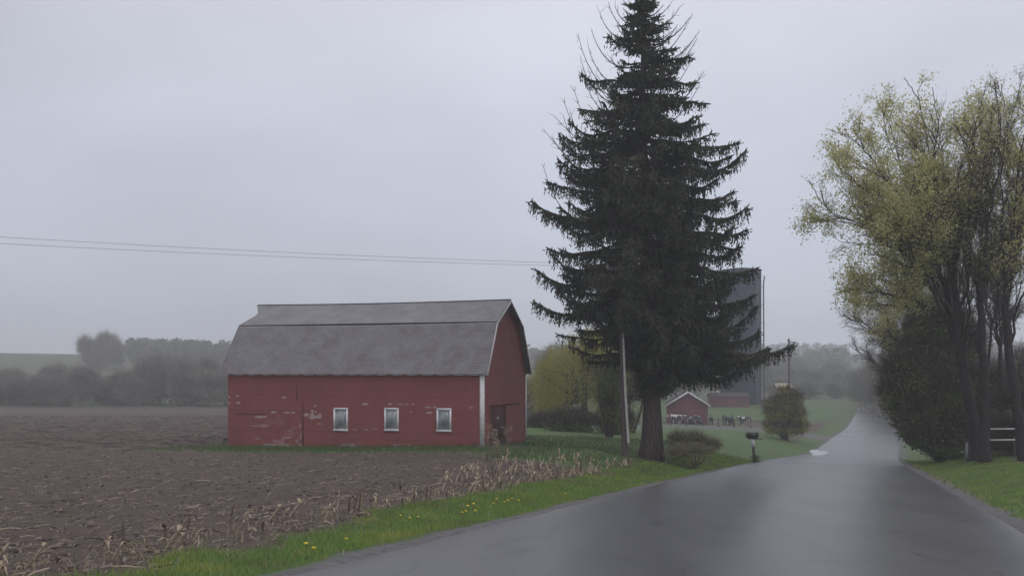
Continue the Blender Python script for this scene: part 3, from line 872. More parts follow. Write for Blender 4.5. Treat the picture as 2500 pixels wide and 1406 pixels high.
def branch(h, az, length, dens=1.0, tip_up=.35, droop=.22, bare=0.0, hang=1.0, start_up=0.1):
    """one limb: sags, then lifts at its tip; curtains of needles hang from it"""
    n = max(5, int(length / .28))
    t = np.linspace(0, 1, n + 1)
    ca, sa = math.cos(az), math.sin(az)
    wob = rg.normal() * .22
    rr = t * length * (1 - .05)
    z = length * (start_up * t - droop * 1.1 * t ** 1.3 + tip_up * .34 * (np.clip((t - .68) / .32, 0, 1)) ** 2 + .012 * np.sin(t * 11 + 6 * rg.random()))
    sd_ = wob * length * t * t * .5 + .03 * np.sin(t * 9 + rg.random() * 6) * length * .3
    base = axis(h)
    pts = np.stack([base[0] + ca * rr - sa * sd_, base[1] + sa * rr + ca * sd_, base[2] + z], -1)
    rad = .012 + (.018 + .010 * length) * (1 - t) ** 1.1
    mbB.tube(pts, rad, 5 if length > 2 else 4)
    hangL = (.26 + .07 * min(length, 5)) * hang
    for i in range(1, n + 1):
        tt = t[i]
        if tt < .08 + bare * rg.random(): continue
        d0 = pts[i] - pts[i - 1]; d0 /= np.linalg.norm(d0)
        side = np.array([-d0[1], d0[0], 0]); side /= np.linalg.norm(side) + 1e-9
        # lateral twigs
        ll = min(1.35, (.24 + .17 * length) * (1.10 - tt) + .20)
        for sg in (-1, 1):
            for rep in range(2):
                if rg.random() > dens: continue
                dd = d0 * (.55 + .3 * rg.random()) + side * sg * (.7 + .3 * rg.random()) + np.array([0, 0, -.18 + .1 * rg.normal()])
                dd /= np.linalg.norm(dd)
                L_ = ll * (.55 + .6 * rg.random())
                p0 = pts[i] - d0 * rg.random() * .25
                e = p0 + dd * L_ + np.array([0, 0, -.12 * L_])
                mbN.tube([p0, (p0 + e) / 2 + [0, 0, .02], e], [.035, .045, .012], 3)
                m_ = max(2, int(L_ / .13))
                for k in range(m_):
                    f = (k + rg.random() * .8) / m_
                    p = p0 + (e - p0) * f
                    strand(p, hangL * (.35 + .85 * rg.random()) * (1 - .35 * f), .028 + .026 * rg.random(), (dd[0] * .25 + rg.normal() * .08, dd[1] * .25 + rg.normal() * .08))
                    if rg.random() < .5: spray(p, dd + rg.normal(size=3) * .5, .16 + .12 * rg.random(), .028)
                spray(e, dd + np.array([0, 0, .15]), .20, .035)
        # under the limb itself
        for k in range(2):
            if rg.random() > dens: continue
            strand(pts[i] - d0 * rg.random() * .28, hangL * (.5 + .9 * rg.random()), .030 + .026 * rg.random(), (rg.normal() * .08, rg.normal() * .08))
        mbN.tube([pts[i - 1], pts[i]], [.045, .04], 3)
    # upturned spiky tip
    tipd = pts[-1] - pts[-2]; tipd /= np.linalg.norm(tipd)
    for k in range(5):
        spray(pts[-1] - tipd * .12 * k, tipd + rg.normal(size=3) * .45 + np.array([0, 0, .25]), .28, .038)
def bare_branch(h, az, length, up=.5, hook=.0):
    n = 12; t = np.linspace(0, 1, n)
    ca, sa = math.cos(az), math.sin(az); base = axis(h)
    z = length * (-.12 * np.sin(t * math.pi) + up * t ** 2.2) 
    r = length * (t - hook * t ** 5)
    pts = np.stack([base[0] + ca * r, base[1] + sa * r, base[2] + z], -1)
    mbD.tube(pts, .034 * (1 - t) + .011, 4)
    for k in range(int(5 * length)):
        i = rg.integers(3, n); d = pts[i] - pts[i - 1]; d /= np.linalg.norm(d)
        dd = d + rg.normal(size=3) * .55; dd[2] += .15
        e = pts[i] + dd / np.linalg.norm(dd) * (.15 + .3 * rg.random())
        mbD.tube([pts[i], (pts[i] + e) / 2 + rg.normal(size=3) * .02, e], [.010, .008, .005], 3)
mbD = MB()
# whorls up the stem
h = 3.3; az0 = 0
while h < H - .25:
    k = 7 if h < 8 else (6 if h < 17 else 5)
    az0 += .9
    for i in range(k):
        az = az0 + i * 2 * math.pi / k + rg.normal() * .35; hj = rg.normal() * .40
        l = np.interp(h - .3, HL, LL); r = np.interp(h - .3, HL, LR); c = math.cos(az)
        length = (l * (1 - c) / 2 + r * (1 + c) / 2) * (1 - .08 * abs(math.sin(az)))
        length *= (.70 + .38 * rg.random()) if h < 9.5 else (.45 + .62 * rg.random() ** .8)
        if h > 12 and rg.random() < .10: length *= .7
        if length < .25: continue
        top = sstep(13, 22, h)
        dn = 1.0 if h < 9.5 else .84 - .26 * top
        branch(max(2.8, h + hj), az, length, dens=dn * (.65 + .5 * rg.random()), droop=.04 + .34 * rg.random() - .06 * top, tip_up=.1 + .6 * rg.random(), hang=(.9 + .9 * rg.random()) * (1.0 - .3 * top), bare=.10 + .25 * (h > 9.5), start_up=-.05 + .15 * rg.random() + .16 * top)
    h += .34 if h < 9.5 else (.38 if h < 17 else .36)
# limbs whose tips stand out of the outline, aimed at where they end
def aimed(px, py, dy=0.0, **kw):
    t = P(px, py, SY + dy) - sb
    base_x = axis(t.z)[0]
    L_ = math.hypot(t.x - base_x, dy)
    az = math.atan2(dy, t.x - base_x)
    dr = kw.pop('droop', .06 + .12 * rg.random()); tu = kw.pop('tip_up', .12 + .38 * rg.random())
    zt = L_ * (.05 - dr * 1.1 + tu * .34)
    branch(t.z - zt, az, L_, dens=kw.pop('dens', 1.0), droop=dr, tip_up=tu, start_up=.05, **kw)
for a in ((1284, 494), (1322, 445), (1362, 345), (1300, 662), (1293, 742), (1352, 395), (1330, 520), (1335, 600), (1415, 185), (1408, 265), (1345, 690), (1375, 430),
          (1812, 348), (1829, 374), (1842, 508), (1838, 556), (1866, 657), (1872, 806), (1820, 600), (1758, 440), (1735, 245), (1712, 190), (1728, 300), (1850, 720), (1790, 385), (1800, 470), (1690, 140)):
    aimed(a[0], a[1], dy=rg.normal() * .4)
for dy in (-.5, .3): aimed(1952 - 60 * (dy > 0), 848 + 6 * dy, dy=dy, droop=.10, tip_up=.22, hang=.9)
aimed(1880, 862, dy=-.8, droop=.1, tip_up=.2); aimed(1840, 890, dy=.8); aimed(1780, 890, dy=-1.0); aimed(1352, 815, dy=.5, dens=.6); aimed(1385, 850, dy=.9, dens=.5, droop=.05); aimed(1440, 880, dy=1.2, dens=.8)
aimed(1820, 870, dy=1.3); aimed(1740, 885, dy=-1.4); aimed(1480, 860, dy=1.5)
for q_ in ((1505, 720, -3.6), (1530, 760, -3.4), (1490, 650, -3.8), (1540, 690, -3.9), (1515, 790, -3.0), (1480, 770, -2.6), (1560, 740, -3.8)): aimed(q_[0], q_[1], dy=q_[2])
# bare, dying twigs round the top
for px, py in ((1480, 25), (1462, 45), (1445, 75), (1440, 110), (1413, 120), (1422, 160), (1378, 262), (1372, 290), (1400, 250), (1430, 215), (1500, 15), (1530, 5), (1600, 0), (1635, 5), (1652, 25), (1680, 45), (1698, 85), (1690, 110), (1650, 60), (1665, 75), (1685, 150), (1706, 190), (1615, 15), (1575, -15), (1555, -20), (1320, 440), (1415, 330), (1390, 300), (1700, 215), (1640, 35), (1520, 40), (1505, 60)):
    t = P(px, py, SY) - sb
    dy = rg.normal() * .5
    bx = axis(t.z)[0]
    L_ = math.hypot(t.x - bx, dy) * (1.0 + .0)
    up = .45 + .25 * rg.random()
    left = t.x < bx
    bare_branch(t.z - L_ * up, math.atan2(dy, t.x - bx), L_ * (1.14 if left else 1.05), up=up, hook=.12 if left else 0.0)
for k in range(46):
    hh = 12 + 10 * rg.random(); c = np.interp(hh, HL, LL)
    bare_branch(hh, rg.random() * 6.283, c * (.7 + .5 * rg.random()), up=.25 + .3 * rg.random())
for k in range(26):      # dead stubs on the lower trunk, inside the crown
    hh = 3.2 + 9 * rg.random(); bare_branch(hh, rg.random() * 6.283, 1.0 + 1.6 * rg.random(), up=-.15 + .2 * rg.random())
mbB.build('branches', M_bark_spruce, spruce)
mbD.build('bare_branches', M_deadtwig, spruce)
mbN.build('foliage', M_needle, spruce)
print('spruce needles', mbN.n)

# ------------------------------------------------------------------ roadside trees on the right
M_spring = leafmat('spring_leaves', (0.46, 0.45, 0.20), (0.64, 0.60, 0.29), .5, .6, .5, (0.56, 0.55, 0.24))
M_spring2 = leafmat('thin_spring_leaves', (0.32, 0.30, 0.14), (0.44, 0.40, 0.21), .5, .6, .35)
M_twig = simple('grey_brown_twigs', (0.13, 0.105, 0.10), (0.075, 0.06, 0.058), 2, .85, .1)
def leaf_tree(name, label, base, H_, crown, trunk_pts, r_base, n_att, leaf_n, leaf_s, mleaf, seed, group='trees along the right side of the road', sel=None, mbark=None, spread=.16, limbs=8, side=.35, den=1.0):
    """ascending limbs aimed into the crown, forking into ever finer straight shoots"""
    rg = np.random.default_rng(seed)
    cr_ = np.array(crown, float); wv = (cr_[:, 3] * cr_[:, 4] * cr_[:, 5]) ** .8; wv /= wv.sum()
    def cp(n, lo=.2):
        L_ = cr_[rg.choice(len(cr_), n, p=wv)]; d = rg.normal(size=(n, 3)); d /= np.linalg.norm(d, axis=1)[:, None]
        return L_[:, :3] + d * (lo + (1 - lo) * rg.random(n) ** .5)[:, None] * L_[:, 3:]
    root = empty(name, base); tag(root, label, 'tree', group)
    a, bq = MB(), MB()
    path = [np.array(p, float) for p in trunk_pts[0]]
    t = np.linspace(0, 1, 14); seg = np.linspace(0, 1, len(path))
    P_ = np.stack([np.interp(t, seg, [p[i] for p in path]) for i in range(3)], -1) + rg.normal(size=(14, 3)) * .03
    R_ = r_base * (1 - .42 * t) * (1 + .4 * np.exp(-np.clip(P_[:, 2], 0, None) / .4))
    a.tube(P_, R_, 12)
    tips = []; tdir = []
    def shoot(p0, d0, e, r0, r1, mb, sides, bend=.35, n=8, jit=.02):
        L_ = np.linalg.norm(e - p0); t = np.linspace(0, 1, n)[:, None]
        c = p0 + d0 * L_ * bend
        pts = (1 - t) ** 2 * p0 + 2 * t * (1 - t) * c + t * t * e
        nz_ = rg.normal(size=(n, 3)) * jit * L_; nz_[0] = 0
        pts = pts + nz_ * np.sin(t * 3.0 + .1)
        mb.tube(pts, r0 + (r1 - r0) * t[:, 0] ** .8, sides)
        return pts
    L1 = []
    ends = cp(limbs, .45)
    for k in range(limbs):
        if k < max(3, int(limbs * (1 - side))): i0 = 13 - (k % 2)
        else: i0 = int(5 + rg.integers(7))
        p0 = P_[i0]; d0 = P_[i0] - P_[i0 - 1]; d0 = d0 / np.linalg.norm(d0)
        c_ = cp(90, .6); v = c_ - p0; v /= np.linalg.norm(v, axis=1)[:, None]
        # spread the limbs over the crown: choose the candidate farthest from those taken
        if L1: sc_ = np.min([np.linalg.norm(c_ - q[-1], axis=1) for q in L1], axis=0)
        else: sc_ = np.ones(90)
        sc_ = sc_ * (v[:, 2] > .12) * (.4 + (v @ d0).clip(0, 1)); e = c_[int(np.argmax(sc_))]
        r0 = R_[i0] * (.62 if i0 > 11 else .42) * (.8 + .3 * rg.random())
        L1.append(shoot(p0, d0 * .7 + np.array([0, 0, .3]), e, r0, .012, a, 8, .4, 14, .012))
    def fork(parents, per, frac, l_rng, r0f, r1, mb, sides, ang, up, n, jit, keep=False):
        out = []
        for pts in parents:
            m_ = len(pts); tot = np.linalg.norm(pts[-1] - pts[0])
            for k in range(per):
                f = frac + (1 - frac) * (k + rg.random()) / per
                i = min(m_ - 2, int(f * (m_ - 1))); p0 = pts[i] + (pts[i + 1] - pts[i]) * rg.random()
                d = pts[i + 1] - pts[i]; d /= np.linalg.norm(d)
                q = rg.normal(size=3); q -= d * (q @ d); q /= np.linalg.norm(q)
                an = ang * (.6 + .7 * rg.random()); dd = d * math.cos(an) + q * math.sin(an) + np.array([0, 0, up]); dd /= np.linalg.norm(dd)
                ln = (l_rng[0] + (l_rng[1] - l_rng[0]) * rg.random()) * (1.15 - .5 * f)
                e = p0 + dd * ln
                if np.min((((e - cr_[:, :3]) / cr_[:, 3:]) ** 2).sum(1)) > 1.65: continue
                out.append(shoot(p0, d * .5 + dd * .5, e, r0f * (1.2 - .6 * f), r1, mb, sides, .45, n, jit))
        return out
    k_ = H_ / 18.0
    L2 = fork(L1, int(11 * den), .22, (2.0 * k_, 3.8 * k_), .046, .017, bq, 5, .58, .24, 8, .012)
    L3 = fork(L2, int(6 * den + .5), .2, (1.0 * k_, 2.0 * k_), .018, .009, bq, 4, .6, .18, 6, .015) + fork(L1, 10, .45, (.8, 1.7), .020, .010, bq, 4, .8, .15, 6, .02)
    L4 = fork(L3, 4, .25, (.4, .9), .009, .005, bq, 3, .6, .10, 4, .03)
    tips = np.array([p[-1] for p in L4] + [p[-2] for p in L4]); td = np.array([p[-1] - p[-2] for p in L4] * 2); td /= np.linalg.norm(td, axis=1)[:, None]
    tw = rg.integers(0, len(tips), 9000); A_ = tips[tw] - td[tw] * (.3 * rg.random(9000))[:, None]
    dd = td[tw] + rg.normal(size=A_.shape) * .55 + np.array([0, 0, .12]); dd /= np.linalg.norm(dd, axis=1)[:, None]
    E = A_ + dd * (.18 + .40 * rg.random(len(tw)))[:, None]
    s = np.cross(dd, rg.normal(size=A_.shape)); s /= np.linalg.norm(s, axis=1)[:, None]
    bq.add(np.stack([A_ - s * .008, A_ + s * .008, E], 1).reshape(-1, 3), t=np.arange(len(tw) * 3).reshape(-1, 3))
    a.build('trunk', mbark or M_bark, root, smooth_=True); bq.build('branches', M_twig, root)
    src = np.concatenate([A_, E])
    pt_ = src + 50.0
    cl_ = fbm(pt_[:, 0] / 1.3, pt_[:, 2] / .9 + pt_[:, 1] * .37, 3, seed)
    wt = .22 + sstep(.38, .62, cl_) ** 1.2
    if sel is not None: wt = wt * np.maximum(sel(src), 0)
    wt /= wt.sum()
    pk = rg.choice(len(src), leaf_n, p=wt)
    c = MB(); C = src[pk] + rg.normal(size=(leaf_n, 3)) * spread
    quads_at(c, C, leaf_s * (.6 + .8 * rg.random(leaf_n)), aspect=1.5, rg=rg)
    c.build('crown', mleaf, root)
    return root
def crown_px(list_, Y0, base):
    out = []
    for px, py, rpx, rpy, dy, rd in list_:
        c = P(px, py, Y0 + dy) - Vector(base); k = (Y0 + dy) / F
        out.append((c.x, c.y, c.z, rpx * k, rd, rpy * k))
    return out
def rel(lst, Y0, base):
    return [tuple(P(px, py, Y0 + dy) - Vector(base)) for px, py, dy in lst]

# A: the tall leaning tree whose crown hangs out over the road
bA = P(2384, 1116, 47); 
cA = crown_px([(2330, 330, 110, 90, 0, 3.0), (2120, 360, 90, 80, -1, 2.4), (2045, 465, 85, 70, -1, 2.4), (2010, 540, 65, 50, -1, 1.8), (2200, 270, 75, 60, 0, 2.4), (2070, 580, 80, 70, 0, 2.4), (2180, 480, 100, 80, 0, 3), (2290, 450, 110, 110, 1, 3), (2095, 660, 75, 80, 0, 2.4), (2210, 580, 80, 90, 0, 2.4), (2210, 270, 60, 55, 0, 2.2), (2390, 250, 110, 50, 1, 2.6), (2200, 740, 80, 60, 0, 2), (2300, 230, 60, 40, 0, 2), (2120, 340, 40, 60, 0, 1.5)], 47, bA)
leaf_tree('deciduous_tree', 'tall leaning tree with thin yellow-green leaves hanging out over the road', bA, 18, cA,
    [rel([(2384, 1125, 0), (2372, 1000, 0), (2352, 900, 0), (2330, 800, 0)], 47, bA)], .30, 0, 76000, .066, M_spring, 101, limbs=17,
    sel=lambda p: np.clip(1.5 - (p[:, 0] + 1.5) * .22, .15, 2) )
# B: upright trunk beside it
bB = P(2402, 1118, 46)
cB = crown_px([(2420, 420, 110, 130, 0, 3), (2500, 300, 110, 120, 1, 3), (2400, 590, 100, 90, 0, 2.6), (2480, 520, 90, 120, 0, 3), (2560, 420, 120, 160, 0, 3), (2350, 520, 90, 110, 1.5, 2)], 46, bB)
leaf_tree('deciduous_tree', 'upright trunk with nearly bare branches just left of the forked tree', bB, 18, cB,
    [rel([(2402, 1126, 0), (2404, 980, 0), (2398, 860, 0), (2396, 740, 0)], 46, bB)], .27, 0, 9000, .058, M_spring2, 102, limbs=8, den=.72)
# C: right-hand one, rising out of the picture
bC = P(2505, 1130, 44)
cC = crown_px([(2500, 230, 80, 60, 0, 2.5), (2560, 300, 110, 130, 0, 3), (2620, 500, 130, 200, 0, 3), (2470, 760, 60, 80, 0, 2), (2530, 640, 90, 150, 0, 3), (2500, 170, 60, 40, 0, 2)], 44, bC)
leaf_tree('deciduous_tree', 'rightmost roadside tree, dark trunk leaning left at the edge of the view', bC, 20, cC,
    [rel([(2505, 1138, 0), (2480, 980, 0), (2462, 850, 0), (2455, 740, 0)], 44, bC)], .25, 0, 15000, .062, M_spring, 103, limbs=8, den=.72)
# D: thinner leafing tree behind, left of A
bD = P(2275, 1085, 62)
cD = crown_px([(2225, 700, 90, 110, 0, 2.6), (2150, 600, 60, 80, 0, 2), (2270, 600, 80, 100, 0, 2.5), (2200, 820, 70, 60, 0, 2.), (2310, 760, 60, 90, 0, 2.5)], 62, bD)
leaf_tree('deciduous_tree', 'slim leafing tree growing up out of the dark roadside shrub', bD, 14, cD,
    [rel([(2275, 1090, 0), (2262, 980, 0), (2245, 880, 0)], 62, bD)], .18, 0, 20000, .075, M_spring, 104, limbs=9)
# E: bare low tree reaching left
bE = P(2225, 1040, 72)
cE = crown_px([(2120, 790, 55, 50, 0, 2.), (2160, 850, 70, 50, 0, 2.2), (2090, 770, 40, 30, 0, 1.5), (2190, 900, 50, 60, 0, 2.)], 72, bE)
leaf_tree('bare_tree', 'low bare twiggy tree reaching left behind the roadside shrub', bE, 9, cE,
    [rel([(2225, 1045, 0), (2212, 960, 0), (2200, 900, 0)], 72, bE)], .13, 0, 1800, .06, M_spring2, 105, limbs=8)
# F, G: slimmer bare trees standing behind
for sx, (px, Yf, top, lab) in enumerate(((2440, 56, 330, 'slender bare tree behind the two biggest roadside trunks'), (2345, 60, 430, 'slender bare tree rising behind the leaning roadside tree'))):
    bF = P(px, 1095, Yf)
    cF = crown_px([(px - 5, top + 130, 75, 130, 0, 2.5), (px + 20, top + 330, 70, 150, 0, 2.5)], Yf, bF)
    leaf_tree('bare_tree', lab, bF, 15, cF, [rel([(px, 1100, 0), (px + 4, 960, 0), (px, 850, 0)], Yf, bF)], .17, 0, 5000, .06, M_spring2, 110 + sx, limbs=7)

# dense dark shrub at the foot of the trees, and brush to the right
M_shrub = leafmat('dark_shrub_leaves', (0.090, 0.100, 0.045), (0.140, 0.165, 0.062), .6, .6, .3, (0.23, 0.26, 0.085))
M_brush = simple('brush_twigs', (0.085, 0.066, 0.062), (0.050, 0.038, 0.037), 3, .85, .1)
M_yshrub = leafmat('yellow_green_shrub_leaves', (0.17, 0.165, 0.065), (0.32, 0.29, 0.090), .9, .6, .35, (0.24, 0.24, 0.075))
rg = np.random.default_rng(5)
def shrub(name, label, Y0, basepx, lobes_px, n, size, mleaf, cat='shrub', group=None, seed=3, twigs=0, tw_len=.6, tw_w=.02, stems=20, mstem=None, hollow=.45):
    rg = np.random.default_rng(seed)
    base = P(*basepx, Y0); base.z = gz(base.x, base.y)
    root = empty(name, base); tag(root, label, cat, group)
    a, bq = MB(), MB()
    lb = crown_px(lobes_px, Y0, base)
    bush_mesh(a, bq, lb, n, size, 1.3, hollow, stems, rg, twigs, tw_len, tw_w)
    a.build('foliage', mleaf, root); bq.build('stems', mstem or M_brush, root)
    return root
shrub('shrub', 'tall dense dark green shrub at the foot of the roadside trees', 56, (2300, 1105),
      [(2210, 930, 50, 75, 0, 2.0), (2195, 980, 40, 60, 0, 1.6), (2255, 900, 60, 70, 1, 2.2), (2300, 960, 70, 90, 0, 2.2), (2240, 1010, 55, 60, -.5, 1.8), (2290, 1050, 60, 50, -.5, 2.), (2350, 1000, 60, 90, 1, 2.2), (2350, 1070, 60, 40, 0, 2.), (2230, 860, 34, 36, 1, 1.6), (2400, 1060, 50, 50, 1, 2), (2300, 870, 50, 50, 2, 2), (2180, 915, 20, 36, 0, 1.0), (2345, 850, 40, 50, 2, 1.6), (2270, 810, 34, 36, 1, 1.3), (2170, 965, 16, 24, -.5, .8), (2395, 960, 40, 60, 1, 1.5), (2235, 800, 30, 40, 1, 1.2), (2310, 790, 40, 45, 1, 1.4), (2245, 1075, 34, 26, -.5, 1.2), (2300, 1092, 50, 24, -1, 1.5), (2215, 1050, 24, 30, -.3, 1.0)],
      56000, .085, M_shrub, seed=11, twigs=30000, tw_len=1.15, tw_w=.022, stems=60, hollow=.2)
shrub('brush', 'tangle of brown bare brush at the right edge under the trees', 50, (2470, 1120),
      [(2450, 1070, 60, 50, 0, 1.5), (2520, 1080, 70, 50, 0, 1.5), (2480, 1000, 60, 50, 3, 1.5), (2570, 1040, 70, 90, 1, 2), (2430, 1100, 40, 20, -1, 1.2)],
      5000, .06, M_shrub, 'brush', seed=12, twigs=16000, tw_len=.8, tw_w=.018, stems=40)
shrub('brush', 'thin brown saplings and brush behind the white fence rails', 75, (2470, 1060),
      [(2440, 960, 70, 80, 0, 3), (2520, 940, 80, 100, 0, 3), (2380, 960, 60, 80, 4, 3), (2600, 950, 80, 110, 0, 3)],
      3000, .08, M_yshrub, 'brush', seed=13, twigs=12000, tw_len=1.3, tw_w=.03, stems=50)

# white rail fence glimpsed behind the brush
FY = 47.5
fc = P(2404, 1100, FY); fence = empty('rail_fence', (fc.x, FY, gz(fc.x, FY)))
tag(fence, 'low white two-rail fence showing through the brush at the right edge', 'fence')
x0, x1 = 0.0, P(2640, 0, FY).x - fc.x
zb = gz(fc.x, FY)
for py in (1047, 1074):
    z = P(0, py, FY).z - zb
    g = MB(); g.bar((x0, 0, z), (x1, .3, z + .02), .035, .07); g.build('rail', M_white, fence)
for k in range(4):
    xx = x0 + (x1 - x0) * k / 3
    g = MB(); g.box((xx, .06 + .1 * k, .45), (.1, .1, 1.5)); g.build('post', M_pole, fence)
# pale marker post in the grass
mpz = P(2360, 1108, 49)
g = MB(); g.box((0, 0, .45), (.10, .08, 1.1)); g.box((0, 0, 1.02), (.13, .11, .05))
o = g.build('marker_post', M_steel); o.location = (mpz.x, mpz.y, gz(mpz.x, mpz.y)); tag(o, 'short pale grey post at the foot of the dark roadside shrub', 'post')

# ------------------------------------------------------------------ willow and company behind the barn
M_willow = leafmat('willow_leaves', (0.22, 0.235, 0.070), (0.40, 0.36, 0.085), .35, .6, .4, (0.32, 0.32, 0.085))
def willow(label, px, basepy, Y0, lobes_px, seed, n_str=1500, mat_=M_willow):
    rg = np.random.default_rng(seed)
    base = P(px, basepy, Y0); base.z = gz(base.x, base.y)
    root = empty('willow_tree', base); tag(root, label, 'tree')
    tr, br_, lf = MB(), MB(), MB()
    lobes = crown_px(lobes_px, Y0, base)
    tr.tube([(0, 0, -.3), (.1, 0, 1.2), (.0, .1, 2.6)], [.42, .32, .26], 9)
    for L_ in lobes:
        c = np.array(L_[:3])
        for k in range(7):
            e = c + rg.normal(size=3) * np.array(L_[3:]) * .4
            m1 = np.array([0, .1, 2.4]); mid = (m1 + e) / 2 + rg.normal(size=3) * .4 + [0, 0, .5]
            br_.tube([m1, mid, e, e + (e - mid) * .3 + [0, 0, -.2]], [.13, .07, .03, .01], 5)
        for k in range(n_str // len(lobes)):
            d = rg.normal(size=3); d[2] = abs(d[2]); d /= np.linalg.norm(d)
            p = c + d * np.array(L_[3:]) * (.7 + .35 * rg.random())
            ln = (.8 + 2.2 * rg.random()) * min(1.0, max(.3, p[2] / 3.5))
            nn_ = int(ln / .16)
            out = np.array([d[0], d[1], 0]) * .25
            t = (np.arange(nn_) + rg.random(nn_)) / max(nn_, 1)
            q_ = p + np.outer(t, out) + np.outer(t, [0, 0, -ln]) + rg.normal(size=(nn_, 3)) * .06
            q_ = q_[q_[:, 2] > .15]
            if len(q_):
                quads_at(lf, q_, .095, aspect=2.4, rg=rg, dirs=np.tile([0.1, 0, -1.0], (len(q_), 1)))
    tr.build('trunk', M_bark, root); br_.build('branches', M_bark, root); lf.build('crown', mat_, root)
    return root
willow('yellow-green weeping willow behind the barn, left of the big spruce', 1425, 1052, 84,
       [(1430, 850, 60, 55, 0, 2.5), (1370, 890, 60, 60, 0, 2.5), (1340, 930, 50, 60, 0, 2.2), (1460, 900, 50, 70, 1, 2.2), (1400, 950, 70, 60, -1, 2.5), (1500, 890, 40, 45, 1, 2), (1345, 985, 45, 40, 0, 2), (1450, 830, 35, 35, 0, 1.5)], 31, 3600)
# small grey shed seen past the barn's far corner
def gable_shed(name, label, cat, c, w, dpt, hw, hr, mw, mr, rz=0.0, trim=None, sink=.3, door=None, group=None, ov=.25, sides_trim=True):
    """house with its gable towards the road: walls with gables, roof slabs with overhang"""
    root = empty(name, c, rz); tag(root, label, cat, group)
    g = MB(); x, y = w / 2, dpt / 2
    V = [(-x, -y, -sink), (x, -y, -sink), (x, y, -sink), (-x, y, -sink), (-x, -y, hw), (x, -y, hw), (x, y, hw), (-x, y, hw), (0, -y, hr), (0, y, hr)]
    g.add(V, [(0, 1, 5, 4), (1, 2, 6, 5), (2, 3, 7, 6), (3, 0, 4, 7)], [(4, 5, 8), (6, 7, 9)])
    g.build('wall', mw, root, attr='peel')
    g = MB(); sl = (hr - hw) / x
    for s in (-1, 1):
        a = np.array([s * (x + ov), -y - ov, hw - sl * ov + .03]); bq = np.array([0, -y - ov, hr + .03])
        V = []
        for yy in (-y - ov, y + ov):
            for p in (a, bq):
                V.append((p[0], yy, p[2])); V.append((p[0], yy, p[2] + .09))
        g.add(V, [(0, 1, 3, 2), (4, 6, 7, 5), (1, 5, 7, 3), (0, 2, 6, 4), (0, 4, 5, 1)])
    rf = g.build('roof', mr, root)
    if trim:
        for s in (-1, 1):
            g = MB(); g.bar((s * (x + ov), -y - ov - .02, hw - sl * ov + .03), (0, -y - ov - .02, hr + .03), .03, .22 if sides_trim else .14); g.build('rake_board', trim, root)
    if door:
        for (dx, dw, dh) in door:
            g = MB(); g.box((dx, -y - .012, dh / 2), (dw, .03, dh)); g.build('doorway', M_dark, root)
    return root
M_greyboard = simple('grey_boards', (0.20, 0.19, 0.18), (0.13, 0.12, 0.12), 2, .85, .2, (6, 6, .7))
M_roofdark = simple('dark_roofing', (0.075, 0.055, 0.055), (0.05, 0.04, 0.04), 2, .8, .2)
c = P(1312, 1032, 104); c.z = gz(c.x, c.y)
gable_shed('shed', 'small grey board shed seen between the barn corner and the willow', 'shed', c, 2.2, 3, 1.5, 2.2, M_greyboard, M_roofdark, rz=.2, door=[(.45, .45, 1.1), (-.5, .3, .9)])

# red shed with white verge boards, in front of it a few cows
c = P(1676, 1034, 146); c.z = gz(c.x, c.y) 
shedz = c.z
gable_shed('shed', 'small red gabled shed with white roof edges beside the spruce trunk', 'shed', c, 5.7, 7, 2.95, 4.75, M_red_old, M_roofdark, rz=-.12, trim=M_white, ov=.35,
           door=[(-2.2, .7, 1.1), (-1.0, .9, 1.15), (.6, 1.0, 1.2), (1.75, .5, 1.0)])
# low red barn at the foot of the silo
c = P(1778, 987, 192); c.z = gz(c.x, c.y)
gable_shed('low_barn', 'long low red barn at the foot of the blue silo', 'barn', (c.x, 192, c.z), 6, 7, 1.8, 2.5, M_red_old, M_roofdark, rz=R(88), door=None)
c = P(1885, 980, 190)
gable_shed('low_shed', 'low faded red shed with pale roof just right of the silo', 'shed', (c.x, 190, gz(c.x, 190)), 4.2, 3, .9, 1.5, M_red_old, simple('faded_pink_roof', (0.30, 0.17, 0.15), (0.22, 0.12, 0.11), 2, .8), rz=R(90))
c = P(1910, 985, 165)
gable_shed('farm_shed', 'cream-roofed shed showing above the yellow-green roadside shrub', 'shed', (c.x, 165, gz(c.x, 165)), 3.0, 2.4, P(0, 946, 165).z - gz(c.x, 165), P(0, 937, 165).z - gz(c.x, 165), M_greyboard, simple('cream_roof', (0.52, 0.47, 0.33), (0.42, 0.38, 0.27), 2, .6), rz=R(90), ov=.15)

# blue silo
sc_ = P(1808, 985, 200); sz = gz(sc_.x, 200)
silo = empty('silo', (sc_.x, 200, sz)); tag(silo, 'tall dark blue farm silo half hidden behind the spruce', 'silo')
m, nt, b = mat('blue_enamel_panels')
t = N(nt, 'ShaderNodeTexCoord'); sp = N(nt, 'ShaderNodeSeparateXYZ'); nt.links.new(t.outputs['Object'], sp.inputs[0])
fr = N(nt, 'ShaderNodeMath', operation='MULTIPLY'); fr.inputs[1].default_value = 1 / 1.45; nt.links.new(sp.outputs['Z'], fr.inputs[0])
f2 = N(nt, 'ShaderNodeMath', operation='FRACT'); nt.links.new(fr.outputs[0], f2.inputs[0])
rs = ramp_(nt, [(0.0, (0.6, 0.6, 0.6)), (0.05, (1, 1, 1))]); nt.links.new(f2.outputs[0], rs.inputs[0])
n1 = noise_(nt, .5, 5, .6, (1, 1, .35)); r1 = ramp_(nt, [(0.35, (0.006, 0.008, 0.032)), (0.65, (0.014, 0.016, 0.050))]); nt.links.new(n1.outputs['Fac'], r1.inputs[0])
mu = N(nt, 'ShaderNodeMix', data_type='RGBA', blend_type='MULTIPLY'); mu.inputs[0].default_value = 1
